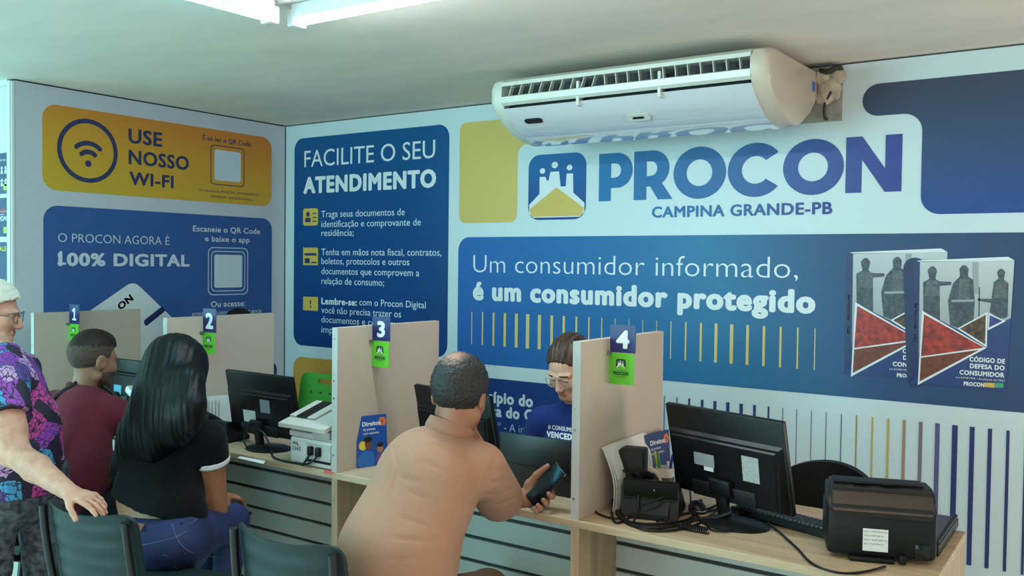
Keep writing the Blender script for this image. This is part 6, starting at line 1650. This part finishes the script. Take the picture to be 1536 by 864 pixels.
def cloth_text(s, a, b, h, bold, parent):
    """Printed words wrapped on the shirt front between two photo points."""
    V, F = glyphs(s, bold); lo_, hi_ = V[:, 0].min(), V[:, 0].max(); bm = BM(); vs = []; n = len(V)
    T = (V[:, 0] - lo_) / (hi_ - lo_); X = a[0] + (b[0] - a[0]) * T; Yp = a[1] + (b[1] - a[1]) * T - V[:, 1] / (CAPH + bold) * h
    d = CF + np.outer((X - 768) / FPX, CR) - np.outer((Yp - 432) / FPX, CU); d /= np.linalg.norm(d, axis=1)[:, None]
    p = CAM + d * 3.3
    for _ in range(80): p = p + d * np.clip(S(p) * .7, 0, .05)[:, None]
    p -= d * (.0015 + 2e-5 * (np.arange(n) * 8 // n))[:, None]
    vs = [bm.verts.new(q) for q in p]
    for f in F:
        try: bm.faces.new([vs[i] for i in f])
        except ValueError: pass
    obj('lettering', bm, M_WHITE, parent)
cloth_text('# CONSUMIDOR', (822, 643), (872, 650), 6.5, .03, shirt); cloth_text('VENCEDOR', (820, 655), (872, 662), 9, .06, shirt)
S = Sdf(); hp = [P + V3(s * .08, -.02, -.02) for s in (-1, 1)]; kk = [P + V3(s * .10, -.36, -.03) for s in (-1, 1)]; aa = [V3(k[0], k[1] + .02, .1) for k in kk]
S.add(fcap(P - UP * .03, P + UP * .05, .14, .14, (0, 1, 0), .75), .04); legs(S, hp, kk, aa, (.078, .056, .045)); lo, hi = bbox([P] + kk + aa, .18); sdf_obj('trousers', S, lo, hi, .012, cloth('dark_trousers', (36, 38, 44)), t); shoes(t, aa, (0, -1), mat('dark_shoe', (30, 28, 28), .5))
tag((lambda c: (lambda bm: (box(bm, c + V3(-.21, -.20, -.05), c + V3(.21, .20, .0), .02), cyl(bm, c + V3(0, 0, -.36), c + V3(0, 0, -.05), .03), lathe(bm, [(.22, 0), (.22, .02), (.04, .05), (0, .05)], c + V3(0, 0, -.42), 24), obj('stool', bm, M_BLACK, None, True, loc=c))[3])(BM()))(V3(P[0], P[1] + .02, .42)), 'black swivel stool under the attendant in glasses', 'stool')

# ---------------------------------------------------------------- attendant behind the second divider
t = thing('person', 'dark-haired attendant hidden behind the second divider, only hair and shoulder showing', 'person', (.66, -.95, 0))
MS = skin('skin_mid', (190, 140, 112))
H = Head(PX(357, 495, -.95), (.2, -.95, -.2), (0, -.1, 1), 1.0)
N = H.c + V3(.0, .05, -.16); SR, SL = N + V3(-.16, 0, -.06), PX(398, 556, -.92); C = (SR + SL) / 2 - UP * .13; M = C - UP * .15; P = V3(C[0], -.85, .53)
ER, WR = SR + V3(-.05, -.06, -.24), SR + V3(.05, -.26, -.20); EL, WL = SL + V3(.05, -.06, -.24), SL + V3(-.05, -.26, -.20)
S = Sdf(); S.add(cap(N - UP * .05, H.w(0, -.02, -.06), .05, .05), .03); head_shape(S, H); torso(S, P, M, C, N, SL, SR, (0, -1, 0), (.14, .13, .14), .65, -.01)
arm(S, SR, ER, WR, (.046, .038, .036, .024)); arm(S, SL, EL, WL, (.046, .038, .036, .024)); hand(S, WR, (.3, -.8, -.2), (0, 0, -1), 1, (.4,) * 4, .9); hand(S, WL, (-.3, -.8, -.2), (0, 0, -1), -1, (.4,) * 4, .9)
lo, hi = bbox([P, H.c, SL, SR, EL, ER, WL, WR], .14); sdf_obj('body', S, lo, hi, .006, [MS], t)
lo, hi = bbox([H.c], .16); sdf_obj('hair', hair_cap(H, LINE_M, .012), lo, hi, .005, MH, t)
S = Sdf(); torso(S, P, M, C, N, SL, SR, (0, -1, 0), (.15, .145, .15), .70, .006, .045, .06); sleeve(S, SR, ER, .6, .066, .07); sleeve(S, SL, EL, .6, .066, .07); S.cut(halfspace(P - UP * .02, -UP), .01)
lo, hi = bbox([P, N, SL, SR, ER, EL], .2); sdf_obj('t_shirt', S, lo, hi, .008, cloth('navy_jersey', (34, 56, 124)), t)
S = Sdf(); hp = [P + V3(s * .08, -.02, -.02) for s in (-1, 1)]; kk = [P + V3(s * .10, -.34, -.03) for s in (-1, 1)]; aa = [V3(k[0], k[1] + .02, .1) for k in kk]
S.add(fcap(P - UP * .03, P + UP * .05, .14, .14, (0, 1, 0), .75), .04); legs(S, hp, kk, aa, (.078, .056, .045)); lo, hi = bbox([P] + kk + aa, .18); sdf_obj('trousers', S, lo, hi, .012, cloth('dark_trousers', (36, 38, 44)), t)
